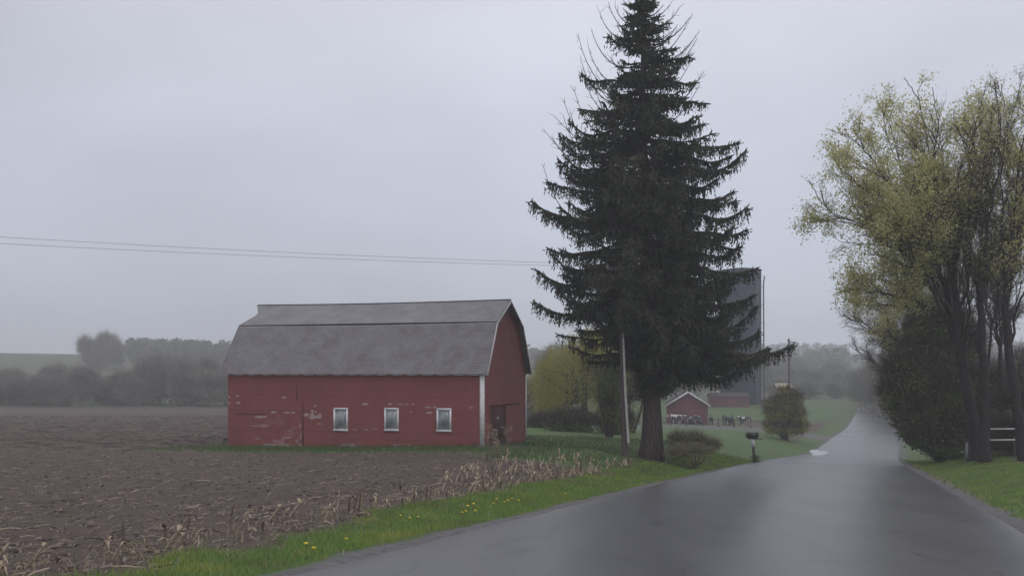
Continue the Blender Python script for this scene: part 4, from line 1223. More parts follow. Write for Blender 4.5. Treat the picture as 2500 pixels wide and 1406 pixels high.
nt.links.new(r1.outputs[0], mu.inputs[6]); nt.links.new(rs.outputs[0], mu.inputs[7]); nt.links.new(mu.outputs[2], b.inputs['Base Color'])
b.inputs['Roughness'].default_value = .75; b.inputs['Specular IOR Level'].default_value = .15
M_silo = m
sr = 4.1; sh = P(0, 660, 200).z - sz
g = MB(); th = np.linspace(0, 2 * math.pi, 49)[:-1]
zs_ = np.linspace(-1, sh, 22)
V = np.array([(sr * math.cos(a), sr * math.sin(a), z) for z in zs_ for a in th])
i = np.arange(21)[:, None] * 48; j = np.arange(48)[None, :]; j2 = (j + 1) % 48
g.add(V, np.stack([i + j, i + j2, i + 48 + j2, i + 48 + j], -1).reshape(-1, 4))
g.build('shell', M_silo, silo, smooth_=True)
g = MB()
rr_ = [sr + .1, sr * .8, sr * .5, sr * .2, .01]; zz_ = [sh - .02, sh + .15, sh + .35, sh + .45, sh + .5]
V = np.array([(r * math.cos(a), r * math.sin(a), z) for r, z in zip(rr_, zz_) for a in th])
i = np.arange(4)[:, None] * 48
g.add(V, np.stack([i + j, i + j2, i + 48 + j2, i + 48 + j], -1).reshape(-1, 4)); g.build('roof', M_silo, silo, smooth_=True)
g = MB(); a0 = R(-8)
g.tube([(5.0 * math.cos(a0) - .25, 4.6 * math.sin(a0), sh - 1.2), (4.55 * math.cos(a0), 4.6 * math.sin(a0), sh - 3), (4.62, -.64, 2), (4.75, -.64, -1)], .13, 8); 
for z in np.arange(2, sh - 2, 3.6): g.bar((sr - .1, -.5, z), (4.6, -.64, z), .08, .08)
g.build('filler_pipe', M_dark, silo)
g = MB()
for s in (-.22, .22): g.tube([(2.6 + s, -3.45 + s * .5, 0), (2.6 + s, -3.45 + s * .5, sh)], .04, 4)
for z in np.arange(.5, sh, .6): g.bar((2.38, -3.56, z), (2.82, -3.34, z), .03, .03)
g.build('ladder', M_steel, silo)

# cows in the yard
def cow_mesh():
    sk = {'rump': (-1.05, 0, 1.18, .30, .30), 'hip': (-.75, 0, 1.18, .36, .36), 'belly': (-.2, 0, 1.02, .42, .42), 'chest': (.35, 0, 1.06, .38, .40), 'shoulder': (.7, 0, 1.18, .28, .33),
          'neck': (1.05, 0, 1.32, .16, .22), 'poll': (1.32, 0, 1.45, .14, .15), 'face': (1.55, 0, 1.28, .10, .11), 'muzzle': (1.72, 0, 1.12, .09, .085)}
    names = list(sk); V = [sk[k][:3] for k in names]; Rr = [sk[k][3:] for k in names]; E = [(i, i + 1) for i in range(8)]
    def chain(root, pts):
        p = root
        for (x, y, z, r) in pts:
            V.append((x, y, z)); Rr.append((r, r)); E.append((p, len(V) - 1)); p = len(V) - 1
    for s in (-1, 1):
        chain(1, [(-.78, .20 * s, .85, .17), (-.66, .20 * s, .66, .10), (-.84, .20 * s, .46, .065), (-.80, .20 * s, .10, .05), (-.76, .20 * s, .0, .065)])
        chain(4, [(.66, .18 * s, .85, .14), (.66, .18 * s, .58, .085), (.70, .18 * s, .40, .07), (.68, .18 * s, .10, .048), (.71, .18 * s, .0, .062)])
        chain(6, [(1.30, .20 * s, 1.50, .04), (1.28, .30 * s, 1.47, .025)])
    chain(0, [(-1.33, 0, 1.05, .04), (-1.36, 0, .70, .025), (-1.35, 0, .45, .05)])
    me = bpy.data.meshes.new('cow'); me.from_pydata(V, E, [])
    o = bpy.data.objects.new('cow', me); col.objects.link(o)
    md = o.modifiers.new('skin', 'SKIN')
    sv = me.skin_vertices[0].data if me.skin_vertices else None
    if sv is None:
        bm = bmesh.new(); bm.from_mesh(me); bm.verts.layers.skin.verify(); bm.to_mesh(me); bm.free(); sv = me.skin_vertices[0].data
    for i, r in enumerate(Rr): sv[i].radius = r
    for s in sv: s.use_root = False
    sv[1].use_root = True
    o.modifiers.new('sub', 'SUBSURF').levels = 1; o.modifiers['sub'].render_levels = 1
    return o
def cow_mat(name, lo, hi):
    m, nt, b = mat(name)
    n = noise_(nt, 1.5, 2, .4); oi = N(nt, 'ShaderNodeObjectInfo'); ad = N(nt, 'ShaderNodeVectorMath', operation='ADD')
    t = N(nt, 'ShaderNodeTexCoord'); nt.links.new(t.outputs['Object'], ad.inputs[0]); nt.links.new(oi.outputs['Location'], ad.inputs[1]); nt.links.new(ad.outputs[0], n.inputs[0])
    r = ramp_(nt, [(lo, (0.02, 0.02, 0.022)), (hi, (0.55, 0.52, 0.50))]); nt.links.new(n.outputs['Fac'], r.inputs[0]); nt.links.new(r.outputs[0], b.inputs['Base Color'])
    b.inputs['Roughness'].default_value = .8
    return m
M_cowA = cow_mat('black_and_white_hide', .54, .56); M_cowB = cow_mat('mostly_black_hide', .68, .70)
cow0 = cow_mesh(); 
def place_cow(o, px, Y0, rz, m, lab):
    x = (px - 1250) / F * Y0
    o.location = (x, Y0, gz(x, Y0)); o.rotation_euler = (0, 0, rz); o.scale = (.92,) * 3
    tag(o, lab, 'cow', 'cows standing in the farm yard')
    return o
spots = [(1652, 138.5, R(200), M_cowA, 'black-and-white cow nearest the spruce trunk in front of the red shed'),
         (1668, 140, R(150), M_cowA, 'black-and-white cow in front of the middle of the red shed'),
         (1704, 139.5, R(100), M_cowA, 'black-and-white cow by the right corner of the red shed'),
         (1736, 136, R(80), M_cowB, 'dark cow standing in the open just right of the red shed'),
         (1772, 136, R(95), M_cowB, 'dark cow in the middle of the yard, left of a similar one'),
         (1786, 137, R(70), M_cowB, 'dark cow in the middle of the yard, right of a similar one'),
         (1818, 133, R(215), M_cowA, 'cow with white back at the right end of the yard')]
for i, (px, Y0, rz, m_, lab) in enumerate(spots):
    if i == 0: o = cow0
    else: o = cow0.copy(); o.data = cow0.data.copy(); col.objects.link(o)
    o.data.materials.clear(); o.data.materials.append(m_)
    place_cow(o, px, Y0, rz, m_, lab)
# pasture fence along the lane: posts and wires
y0f = 118
fr0 = P(1560, 0, y0f)
root = empty('pasture_fence', (fr0.x, y0f, gz(fr0.x, y0f))); tag(root, 'low rail fence of grey posts running along the yard lane', 'fence')
x1f = P(1870, 0, y0f).x
nP = 9; zb0 = gz(fr0.x, y0f)
tops = []
for k in range(nP):
    x = fr0.x + (x1f - fr0.x) * k / (nP - 1); z = gz(x, y0f)
    g = MB(); g.box((x - fr0.x, 0, z - zb0 + .45), (.1, .1, 1.3)); g.build('post', M_pole, root); tops.append((x - fr0.x, -.07, z - zb0))
for hh in (.85,):
    g = MB()
    for a, bq in zip(tops[:-1], tops[1:]): g.bar((a[0], a[1], a[2] + hh), (bq[0], bq[1], bq[2] + hh), .03, .07)
    g.build('rail', M_pole, root)

# ------------------------------------------------------------------ shrubs and trees in the middle distance
shrub('shrub', 'rounded yellow-green shrub on the grass right of the mailbox', 100, (1916, 1062),
      [(1915, 990, 34, 30, 0, 1.6), (1893, 1012, 30, 28, 0, 1.5), (1942, 1018, 26, 30, 0, 1.5), (1945, 978, 20, 20, 0, 1.0), (1888, 1044, 26, 20, 0, 1.4), (1922, 1044, 36, 20, 0, 1.5), (1952, 1044, 22, 18, 0, 1.2), (1917, 956, 17, 15, 0, .8), (1935, 962, 10, 12, 0, .6), (1880, 985, 14, 12, 0, .8)],
      15000, .10, M_yshrub, seed=14, twigs=6000, tw_len=.9, tw_w=.03, hollow=.15)
shrub('shrub', 'brownish green low brush growing at the foot of the spruce', 47, (1690, 1112),
      [(1655, 1080, 26, 26, 0, .8), (1695, 1078, 30, 22, 1, 1.0), (1735, 1088, 28, 14, 1, .8), (1690, 1105, 50, 14, -1, 1.2), (1645, 1112, 26, 12, -1, .8)],
      3000, .05, leafmat('brown_green_brush_leaves', (0.16, 0.145, 0.075), (0.19, 0.20, 0.080), 1.2), 'brush', seed=15, twigs=5200, tw_len=.45, tw_w=.012, mstem=simple('tan_brush', (0.22, 0.19, 0.13), (0.13, 0.11, 0.08), 3, .85))
shrub('shrub', 'dark blue-green evergreen bush behind the leaning utility pole', 66, (1490, 1050),
      [(1485, 920, 38, 30, 0, 1.8), (1505, 900, 30, 32, 0, 1.6), (1475, 960, 32, 25, 0, 1.4), (1500, 950, 35, 35, 0, 1.5), (1490, 1000, 30, 40, 0, 1.5)],
      9000, .08, M_shrub, seed=16, twigs=1500)
for k, (px, py, Y0, w, h_, mm_, lab, sd2) in enumerate((
        (1545, 1055, 78, 38, 95, M_brush, 'brown leafless brush between the leaning pole and the spruce trunk', 41),
        (1395, 1062, 74, 60, 32, M_shrub, 'low dark hedge growing under the willow', 42),
        (1500, 1062, 72, 45, 34, M_shrub, 'low dark bush at the foot of the leaning pole', 43),
        (1330, 1062, 80, 40, 26, M_shrub, 'low dark bush beside the far corner of the barn', 44))):
    shrub('shrub', lab, Y0, (px, py), [(px, py - h_, w, h_, 0, 1.8), (px - w * .5, py - h_ * .7, w * .6, h_ * .7, 0, 1.5), (px + w * .5, py - h_ * .8, w * .6, h_ * .8, 0, 1.5)],
          3800 if mm_ is M_shrub else 900, .09, M_shrub if mm_ is M_shrub else M_yshrub, seed=sd2, twigs=3800, tw_len=.8, tw_w=.03)

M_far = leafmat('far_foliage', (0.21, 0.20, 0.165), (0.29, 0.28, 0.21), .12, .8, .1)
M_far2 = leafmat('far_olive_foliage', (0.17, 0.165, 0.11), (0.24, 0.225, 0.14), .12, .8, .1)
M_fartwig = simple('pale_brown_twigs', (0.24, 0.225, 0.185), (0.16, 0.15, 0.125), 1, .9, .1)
def far_proto(seed, rx, rz, kind, mm_, twigcol):
    rg = np.random.default_rng(seed)
    root = empty('hedgerow_tree', (0, 0, 0))
    a, bq = MB(), MB()
    bush_mesh(a, bq, lobes_round(rx, rz, 14, rg), 2300, .17, 1.4, .2, 14, rg, 7000, 1.9, .045)
    bq.tube([(0, 0, -.5), (.05, 0, rz * .5), (0, .05, rz)], [.16, .12, .07], 6)
    a.build('crown', mm_, root); bq.build('trunk', M_fartwig, root)
    return root
def copy_tree(o):
    c = o.copy(); col.objects.link(c)
    for ch in o.children:
        d = ch.copy(); col.objects.link(d); d.parent = c
    return c
protos = [far_proto(60 + i, 3.4, 2.6, 0, (M_far, M_far2, M_far)[i % 3], M_brush) for i in range(3)]
used = [False] * 3
rg = np.random.default_rng(77)
def put(px, Y0, s, sz_, lab, group, i=None):
    i = int(rg.integers(3)) if i is None else i
    o = protos[i] if not used[i] else copy_tree(protos[i])
    used[i] = True
    x = (px - 1250) / F * Y0
    o.location = (x, Y0, gz(x, Y0) - .1); o.rotation_euler = (0, 0, rg.random() * 6.28); o.scale = (s, s, sz_)
    tag(o, lab, 'tree', group)
    return o
# hedgerow at the far edge of the field (left)
for k, px in enumerate(np.arange(-60, 600, 27)):
    Y0 = 189 + 8 * rg.random() + (7 if k % 2 else 0)
    top = 908 + 20 * math.sin(k * 1.7) + 22 * rg.random()
    if px < 330: top += 20
    hh = (1000 - top) / F * Y0
    put(px + 8 * rg.normal(), Y0, .85 + .35 * rg.random(), max(.45, hh / 4.6), 'low hazy brush in the hedgerow at the far edge of the field', 'hedgerow brush')
put(367, 196, .85, 1.85, 'rounded olive tree standing taller than the hedgerow at the field edge', None, 1)
put(1300, 118, .8, 1.0, 'grey-green tree seen past the roof of the barn, behind the willow', None)
# hazy clump on the far hillside
for px, s, zc, lab_ in ((222, 1.15, 2.2, 'leftmost'), (243, 1.25, 2.45, 'second from left, tallest'), (266, 1.2, 2.4, 'third from left'), (282, 1.0, 2.0, 'rightmost')):
    put(px, 345 + 10 * rg.random(), s * 1.05, zc * .92, lab_ + ' tree of the rounded clump on the far hillside', 'clump of trees on the far hillside')
# trees along the far road and beyond the farm
for px, Y0, s, zc in ((2110, 230, 1.1, 1.7), (2132, 205, 1.0, 1.6), (2155, 190, 1.1, 2.0), (2090, 270, 1.0, 1.3), (2175, 170, 1.1, 2.0), (2140, 330, 1.4, 2.0), (2120, 330, 1.4, 1.6), (2165, 325, 1.6, 2.2), (2200, 150, 1.1, 2.0)):
    put(px, Y0, s, zc, 'hazy brown tree beside the far stretch of the road', 'hazy trees along the far road')
for px, Y0, s, zc in ((1880, 320, 1.6, 1.7), (1915, 350, 1.9, 1.9), (1955, 330, 1.7, 1.5), (1985, 300, 1.3, 1.4), (2020, 340, 1.7, 1.6), (2055, 320, 1.6, 1.3), (1900, 260, 1.2, 1.0), (1975, 250, 1.1, .9), (2040, 260, 1.0, .8), (1860, 300, 1.5, 1.6), (2080, 345, 1.6, 1.5)):
    put(px, Y0, s, zc, 'hazy brown tree in the row behind the farm', 'hazy trees behind the farm')
for px, Y0 in ((1600, 230), (1650, 235), (1700, 240), (1560, 210), (1510, 200), (1460, 190), (1410, 190), (1360, 190)):
    put(px, Y0, 1.4, 2.2, 'hazy tree glimpsed behind the spruce and the willow', 'hazy trees behind the spruce')
# right-hand side woods behind the roadside trees
for px, Y0, s in ((2260, 120, 1.1), (2330, 130, 1.2), (2400, 120, 1.2), (2470, 110, 1.1), (2540, 120, 1.2)):
    put(px, Y0, s, 1.1, 'hazy brush far behind the roadside trees on the right', 'hazy brush behind the roadside trees')

# far woods: one mass on the distant ridge
rg = np.random.default_rng(9)
a = MB(); bq = MB()
def wood(n, fx, hgt, seed):
    for k in range(n):
        x, y = fx(); z = gz(x, y); h_ = hgt * (.65 + .7 * rg.random()); w = h_ * (.28 + .22 * rg.random())
        con = rg.random() < .3
        m_ = 130
        t = rg.random(m_); zz = z + h_ * (.12 + .88 * t)
        rr = w * (np.sqrt(np.clip(1 - ((t - .55) / .55) ** 2, 0, 1)) if not con else (1 - t) * .8 + .05)
        an = rg.random(m_) * 6.283; r = rr * rg.random(m_) ** .5
        C = np.stack([x + r * np.cos(an), y + r * np.sin(an), zz], -1)
        quads_at(a, C, h_ * .075 * (.6 + .8 * rg.random(m_)), aspect=1.2, rg=rg)
        bq.tube([(x, y, z - .5), (x, y, z + h_ * .7)], [.25, .08], 4)
def _slope():
    y = 380 + 200 * rg.random() ** .8; px = 312 + 310 * rg.random()
    return (px - 1250) / F * y, y
wood(760, _slope, 6.2, 1)
wood(420, lambda: (90 + 260 * rg.random(), 470 + 130 * rg.random()), 10, 3)
wood(300, lambda: (-40 + 180 * rg.random(), 500 + 60 * rg.random()), 11, 3)
wood(380, lambda: (60 + 520 * rg.random(), 730 + 60 * rg.random()), 7, 3)
wood(200, lambda: (170 + 240 * rg.random(), 330 + 120 * rg.random()), 10, 3)
wo = a.build('far_woods', leafmat('far_woods_foliage', (0.10, 0.098, 0.08), (0.145, 0.14, 0.105), .05, .8, .1)); tag(wo, kind='stuff', label='distant hazy woods covering the ridge behind the fields', cat='woods')
wt_ = bq.build('trunks', M_brush, wo)

# ------------------------------------------------------------------ poles and wires
def wire(mb, a, b, sag, r=.012, n=30):
    a = np.array(a); b = np.array(b); t = np.linspace(0, 1, n)
    p = a + np.outer(t, b - a); p[:, 2] -= sag * 4 * t * (1 - t)
    mb.tube(p, r, 4)
pb = P(1526, 1086, 46.4); pb.z = gz(pb.x, 46.4)
pole = empty('utility_pole', pb); tag(pole, 'leaning weathered utility pole with pale conduit just left of the spruce', 'utility pole')
tp = P(1514, 640, 46.4) - pb
g = MB(); g.tube([(0, 0, -.6), (tp.x * .5, 0, tp.z * .5), (tp.x, 0, tp.z)], [.15, .125, .10], 10); g.build('pole', M_pole, pole, smooth_=True)
c0 = P(1534, 1082, 46.15) - pb; c1 = P(1521.5, 816, 46.15) - pb
g = MB(); g.tube([tuple(c0), tuple((c0 + c1) / 2 + Vector((-.03, 0, 0))), tuple(c1)], [.06, .06, .05], 6); g.tube([tuple(c1), tuple(c1 + Vector((-.12, .1, .5)))], .03, 5)
g.build('conduit', simple('pale_conduit', (0.50, 0.46, 0.45), (0.38, 0.35, 0.34), 4, .6), pole)
g = MB(); g.bar((tp.x - .7, -.12, tp.z - .35), (tp.x + .7, -.12, tp.z - .35), .1, .12); g.build('crossarm', M_pole, pole)
for s in (-.6, .6):
    g = MB(); g.tube([(tp.x + s, -.12, tp.z - .29), (tp.x + s, -.12, tp.z - .12)], [.05, .03], 8); g.build('insulator', M_steel, pole)
M_wire = simple('wire', (0.20, 0.13, 0.13), (0.16, 0.10, 0.10), 1, .6)
lp = (-62, 34)
for k, (s, py0, dz) in enumerate(((-.6, 572, 0), (.6, 588, 0))):
    a = np.array([pb.x + tp.x + s, 46.3, pb.z + tp.z - .11 - .15 * k])
    tgt = P(-20, py0 - 14, 37.0)
    d = np.array(tgt) - a; e = a + d * 2.0; e[2] += .3
    g = MB(); wire(g, a, e, .45, .0065, 50); o = g.build('power_line', M_wire); tag(o, ('upper' if k == 0 else 'lower') + ' of two thin power lines crossing the sky left of the spruce', 'power line', 'power lines')
# off-frame pole that carries the other end
pe = P(1925, 985, 150); pe.z = gz(pe.x, 150)
pole2 = empty('utility_pole', pe); tag(pole2, 'distant utility pole standing beyond the yellow-green shrub', 'utility pole')
h2 = P(0, 826, 150).z - pe.z
g = MB(); g.tube([(.15, 0, -.5), (.05, 0, h2)], [.17, .13], 8); g.build('pole', M_pole, pole2)
g = MB(); g.bar((-.2, 0, h2 - .35), (1.7, .5, h2 - .75), .1, .12); g.build('crossarm', M_pole, pole2)
g = MB(); g.tube([(.1, -.1, h2 - 1.9), (.1, -.1, h2 - .7)], .26, 10); g.build('transformer', M_steel, pole2)
g = MB(); wire(g, (pe.x + 1.6, 150.5, pe.z + h2 - .7), (118, 330, 4.5), 2.2, .012, 50); o = g.build('power_line', M_wire); tag(o, 'faint power line running from the distant pole along the far road', 'power line')

# ------------------------------------------------------------------ mailbox
mbp = P(1843, 1106, 57.5); mbp.z = gz(mbp.x, 57.5)
mbx = empty('mailbox', mbp, .12); tag(mbx, 'black mailbox on a white post at the left edge of the road', 'mailbox')
bh = P(1836, 1068, 57.5).z - mbp.z
bx = P(1836, 1068, 57.5).x - mbp.x
g = MB()   # arched box lying along the road, seen from its side and end
n = 10; prof_ = [(-.15, 0)] + [(-.15 * math.cos(t), .19 + .13 * math.sin(t)) for t in np.linspace(0, math.pi, n)] + [(.15, 0)]
V = []
for xx in (-.33, .33):
    for (yy, zz) in prof_: V.append((bx + xx, yy, bh + zz))
k_ = len(prof_)
Q = [(i, i + 1, k_ + i + 1, k_ + i) for i in range(k_ - 1)] + [(k_ - 1, 0, k_, 2 * k_ - 1)]
T = [(0, i + 1, i) for i in range(1, k_ - 1)] + [(k_, k_ + i, k_ + i + 1) for i in range(1, k_ - 1)]
g.add(V, Q, T); g.build('box', M_dark, mbx)
g = MB(); g.box((bx + .02, -.156, bh + .20), (.26, .01, .09)); g.build('name_plate', M_steel, mbx)
g = MB(); g.box((bx - .28, -.165, bh + .16), (.03, .015, .26)); g.build('flag', simple('dull_red_flag', (0.2, 0.05, 0.05), None, 3), mbx)
g = MB(); g.box((bx + .30, 0, bh - .06), (.62, .20, .05)); g.box((bx, 0, bh - .04), (.5, .22, .05)); g.build('bracket', M_dark, mbx)
g = MB(); g.bar((bx - .02, 0, bh - .06), (bx + .08, 0, bh - .52), .19, .17); g.build('sleeve', M_white, mbx)
g = MB(); g.bar((bx + .07, 0, bh - .52), (.0, 0, -.25), .13, .12); g.build('post', M_pole, mbx)
g = MB(); rgm = np.random.default_rng(3)
pts_ = np.stack([rgm.normal(size=700) * .16 + .02, rgm.normal(size=700) * .12, rgm.random(700) * .45], -1); quads_at(g, pts_, .045, aspect=2, rg=rgm)
o = g.build('weeds', M_shrub); o.location = (mbp.x - .02, mbp.y - .1, mbp.z); tag(o, 'dark weeds growing round the foot of the mailbox post', 'weeds', kind='stuff')

# ------------------------------------------------------------------ corn stubble, weeds, litter, grass
M_stalk = simple('dry_corn_stalk', (0.48, 0.38, 0.27), (0.30, 0.23, 0.16), 7, .75, .2)
M_stalk2 = simple('brown_dry_stalk', (0.20, 0.145, 0.11), (0.13, 0.095, 0.075), 7, .8, .2)
rg = np.random.default_rng(14)
def stalk_mesh(h_, lean, seed):
    r_ = np.random.default_rng(seed); mb = MB()
    n = 6; t = np.linspace(0, 1, n); x = lean * h_ * t * (.6 + .4 * t)
    pts = np.stack([x, .02 * np.sin(t * 4), h_ * t - .03], -1)
    mb.tube(pts, .018 - .004 * t, 6)
    for k in (2, 4): mb.tube([pts[k] - [0, 0, .012], pts[k], pts[k] + [0, 0, .012]], [.018, .023, .018], 6)
    for k in range(3):     # torn leaf sheaths
        i = r_.integers(1, n - 1); a = r_.random() * 6.283; p = pts[i]; L_ = .06 + .13 * r_.random()
        d = np.array([math.cos(a), math.sin(a), .3]); s = np.array([-math.sin(a), math.cos(a), 0]) * .022
        m1 = p + d * L_ * .6 + [0, 0, .03]; e = p + d * L_ + [0, 0, -.10 * r_.random()]
        mb.add([p - s, p + s, m1 + s, m1 - s, e + s * .3, e - s * .3], [(0, 1, 2, 3), (3, 2, 4, 5)])
    return mb
stalks = []
for k in range(6):
    o = stalk_mesh(.24 + .055 * k, (-.1, .35, .7, .15, .5, .02)[k], k).build('corn_stalk', M_stalk if k % 3 else M_stalk2)
    stalks.append([o, False])
def put_stalk(x, y, k, s, rz, lab, group, tilt=0.0):
    p = stalks[k]; o = p[0] if not p[1] else p[0].copy()
    if p[1]: col.objects.link(o)
    p[1] = True
    o.location = (x, y, gz(x, y)); o.scale = (s * 1.15, s * 1.15, s); o.rotation_euler = (tilt, 0, rz)
    tag(o, lab, 'corn stalk', group)
cnt = 0
for y in np.arange(8.5, 41, .28):
    n_row = 2 if y < 26 else 3
    for rrow in range(n_row):
        off = 2.75 + rrow * .76 + (2.2 * rg.random() ** 2 if rg.random() < .25 else 0)
        if rg.random() > (.50 if rrow == 0 else (.22 if rrow == 1 else .4)) * (1.0 if y < 24 else 1.8): continue
        dd = -(float(road_h(y)) + off + rg.normal() * .07)
        x = float(road_x(y)) + dd / .94
        px = 1250 + x / y * F
        if px < -80: continue
        if y > 34 and rrow > 0 and rg.random() < .5: continue
        put_stalk(x, y + rg.normal() * .06, int(rg.integers(6)), (.65 + .45 * rg.random()) * (1.2 if y > 24 else 1.0), rg.normal() * .5 if y < 30 else rg.random() * 6, 'broken dry corn stalk standing in the stubble row beside the grass verge', 'corn stubble', rg.normal() * .12)
        cnt += 1
print('stalks', cnt)
# dead weed clumps with seed heads in front of the barn door
for k, (px, py, Y0, h_, lab) in enumerate(((1192, 1150, 37, 1.35, 'tallest dry seed-headed weed in front of the barn gable'), (1205, 1135, 39, 1.1, 'dry weed with pale seed heads left of the barn door'), (1238, 1132, 39, 1.2, 'dry weed standing in line with the right side of the barn door'), (1215, 1165, 34, .9, 'short dark dead weed nearest the road in front of the barn gable'))):
    p = P(px, py, Y0); x, y = p.x, p.y
    root = empty('dry_weed', (x, y, gz(x, y))); tag(root, lab, 'weed', 'dry weeds before the barn')
    g = MB(); hd = MB()
    for i in range(7):
        a = rg.random() * 6.283; ln = rg.random() * .25; e = np.array([math.cos(a) * ln, math.sin(a) * ln, h_ * (.65 + .35 * rg.random())])
        g.tube([(rg.normal() * .04, rg.normal() * .04, -.05), e * [.5, .5, .5], e], [.009, .007, .004], 4)
        C = e + rg.normal(size=(26, 3)) * [.035, .035, .07]; quads_at(hd, C, .022, aspect=1.5, rg=rg)
        for j_ in range(2):
            s_ = e * (.5 + .3 * rg.random()); f_ = s_ + rg.normal(size=3) * .12 + [0, 0, .12]; g.tube([s_, f_], [.005, .003], 3)
            quads_at(hd, f_ + rg.normal(size=(10, 3)) * .03, .018, aspect=1.5, rg=rg)
    g.build('stems', M_stalk2, root); tag(hd.build('seed_heads', M_stalk, root), kind='stuff')

# litter: leaf and stalk scraps and clods on the ploughed soil
g = MB(); cl = MB()
n = 7500
Yl = 8 + 40 * rg.random(n) ** 1.25; Xl = -28 + 34 * rg.random(n)
Xl = (rg.random(n) * 1.25 * 1250 - 1300) / F * Yl * 1.0 + 0
Xl = np.where(rg.random(n) < .16, road_x(Yl) - (road_h(Yl) + 2.2 + 3.2 * rg.random(n)) / .94, Xl)
_, _, _, fl_ = zones(Xl, Yl)
k = fl_ > .5
Xl, Yl = Xl[k], Yl[k]; Zl = ground_z(Xl, Yl) + (fbm(Xl * 1.4, Yl * 1.4, 4, 21) - .5) * .10 + .025
ang = 1.1 + .55 * rg.normal(size=len(Xl)); L_ = .03 + .19 * rg.random(len(Xl)) ** 2.4
dx = np.stack([np.cos(ang), np.sin(ang), .12 * rg.normal(size=len(Xl))], -1) * L_[:, None]; sx = np.stack([-np.sin(ang), np.cos(ang), .4 * rg.normal(size=len(Xl))], -1) * (.004 + .008 * rg.random(len(Xl)))[:, None]
C = np.stack([Xl, Yl, Zl], -1); bow = np.array([0, 0, .02])
V = np.stack([C - dx - sx, C - dx + sx, C + sx + bow, C - sx + bow, C + dx + sx, C + dx - sx], 1).reshape(-1, 3)
b0 = np.arange(len(Xl))[:, None] * 6
g.add(V, np.concatenate([b0 + [0, 1, 2, 3], b0 + [3, 2, 4, 5]]))
o = g.build('corn_litter', simple('corn_litter', (0.34, 0.26, 0.20), (0.15, 0.115, 0.092), 2.5, .8, .2)); tag(o, 'scattered dry corn leaves and stalk scraps on the soil', 'litter', kind='stuff')
n = 3600
Yl = 8 + 36 * rg.random(n) ** 1.2; Xl = (rg.random(n) * 1500 - 1300) / F * Yl
_, _, _, fl_ = zones(Xl, Yl); k = fl_ > .6; Xl, Yl = Xl[k], Yl[k]
Zl = ground_z(Xl, Yl) + (fbm(Xl * 1.4, Yl * 1.4, 4, 21) - .5) * .10
m_ = len(Xl); S = (.015 + .05 * rg.random(m_) ** 2.5)
oct_ = np.array([(1, 0, 0), (-1, 0, 0), (0, 1, 0), (0, -1, 0), (0, 0, .8), (0, 0, -.8)], float)
V = (np.stack([Xl, Yl, Zl], -1)[:, None, :] + oct_[None] * S[:, None, None] * (1 + .35 * rg.normal(size=(m_, 6, 1)))).reshape(-1, 3)
T = np.array([(0, 2, 4), (2, 1, 4), (1, 3, 4), (3, 0, 4), (2, 0, 5), (1, 2, 5), (3, 1, 5), (0, 3, 5)])
cl.add(V, t=(np.arange(m_)[:, None, None] * 6 + T[None]).reshape(-1, 3))
o = cl.build('soil_clods', simple('clod_soil', (0.14, 0.112, 0.102), (0.085, 0.066, 0.060), 2, .85, .2)); tag(o, 'lumps of brown earth on the ploughed field', 'soil', kind='stuff')

g = MB(); n = 2600
Yl = 46 + 66 * rg.random(n) ** 1.1; Xl = (rg.random(n) * 640 - 1330) / F * Yl
_, _, _, fl_ = zones(Xl, Yl); k = fl_ > .5; Xl, Yl = Xl[k], Yl[k]; Zl = ground_z(Xl, Yl) + .05; m_ = len(Xl)
L_ = (.12 + .35 * rg.random(m_) ** 2)[:, None]; an = .3 + .5 * rg.normal(size=m_)
dx = np.stack([np.cos(an), np.sin(an), .1 * rg.normal(size=m_)], -1) * L_; up_ = np.array([0, .03, .035])
C = np.stack([Xl, Yl, Zl], -1)
g.add(np.stack([C - dx - up_, C + dx - up_, C + dx * .7 + up_, C - dx * .7 + up_], 1).reshape(-1, 3), np.arange(m_ * 4).reshape(-1, 4))
o = g.build('field_residue', simple('field_residue', (0.17, 0.14, 0.12), (0.075, 0.06, 0.055), .8, .85, .1)); tag(o, 'pale and dark crop residue lying on the far part of the field', 'litter', kind='stuff')

# grass: blades on both verges, the barn lot and round the spruce
def blades(X, Y, h_, w, mb, lean=.35):
    n = len(X); Zb = ground_z(X, Y) - .01 + (fbm(X * .8, Y * .8, 3, 41) - .5) * .08
    a = rg.random(n) * 6.283; s = np.stack([np.cos(a), np.sin(a), np.zeros(n)], -1) * w[:, None] / 2
    B0 = np.stack([X, Y, Zb], -1); tl = rg.normal(size=(n, 2)) * lean
    M1 = B0 + np.stack([tl[:, 0] * h_ * .35, tl[:, 1] * h_ * .35, h_ * .6], -1)
    E = B0 + np.stack([tl[:, 0] * h_, tl[:, 1] * h_, h_], -1)
    V = np.stack([B0 - s, B0 + s, M1 + s * .8, M1 - s * .8, E], 1).reshape(-1, 3)
    b0 = np.arange(n)[:, None] * 5
    mb.add(V, b0 + [0, 1, 2, 3], b0 + [3, 2, 4])
M_grass = leafmat('grass_blades', (0.20, 0.235, 0.085), (0.19, 0.30, 0.075), .8, .55, .35, (0.31, 0.345, 0.090))
M_grass2 = leafmat('dull_grass_blades', (0.12, 0.115, 0.055), (0.085, 0.15, 0.050), .9, .6, .3)
g = MB()
n = 60000
Yg = 7.5 + 55 * rg.random(n) ** 1.5; e_ = .25 + 2.5 * rg.random(n) ** .9
Xg = road_x(Yg) - (road_h(Yg) + e_) / .94
so_, gr_, gv_, f_ = zones(Xg, Yg); k = (f_ < .35 + .5 * rg.random(n)) & (gv_ < .6); Xg, Yg, e_ = Xg[k], Yg[k], e_[k]
hh = (.035 + .09 * rg.random(len(Xg))) * (.6 + .8 * fbm(Xg * .9, Yg * .9, 3, 61)) * np.clip(e_ / .5, .5, 1.25)
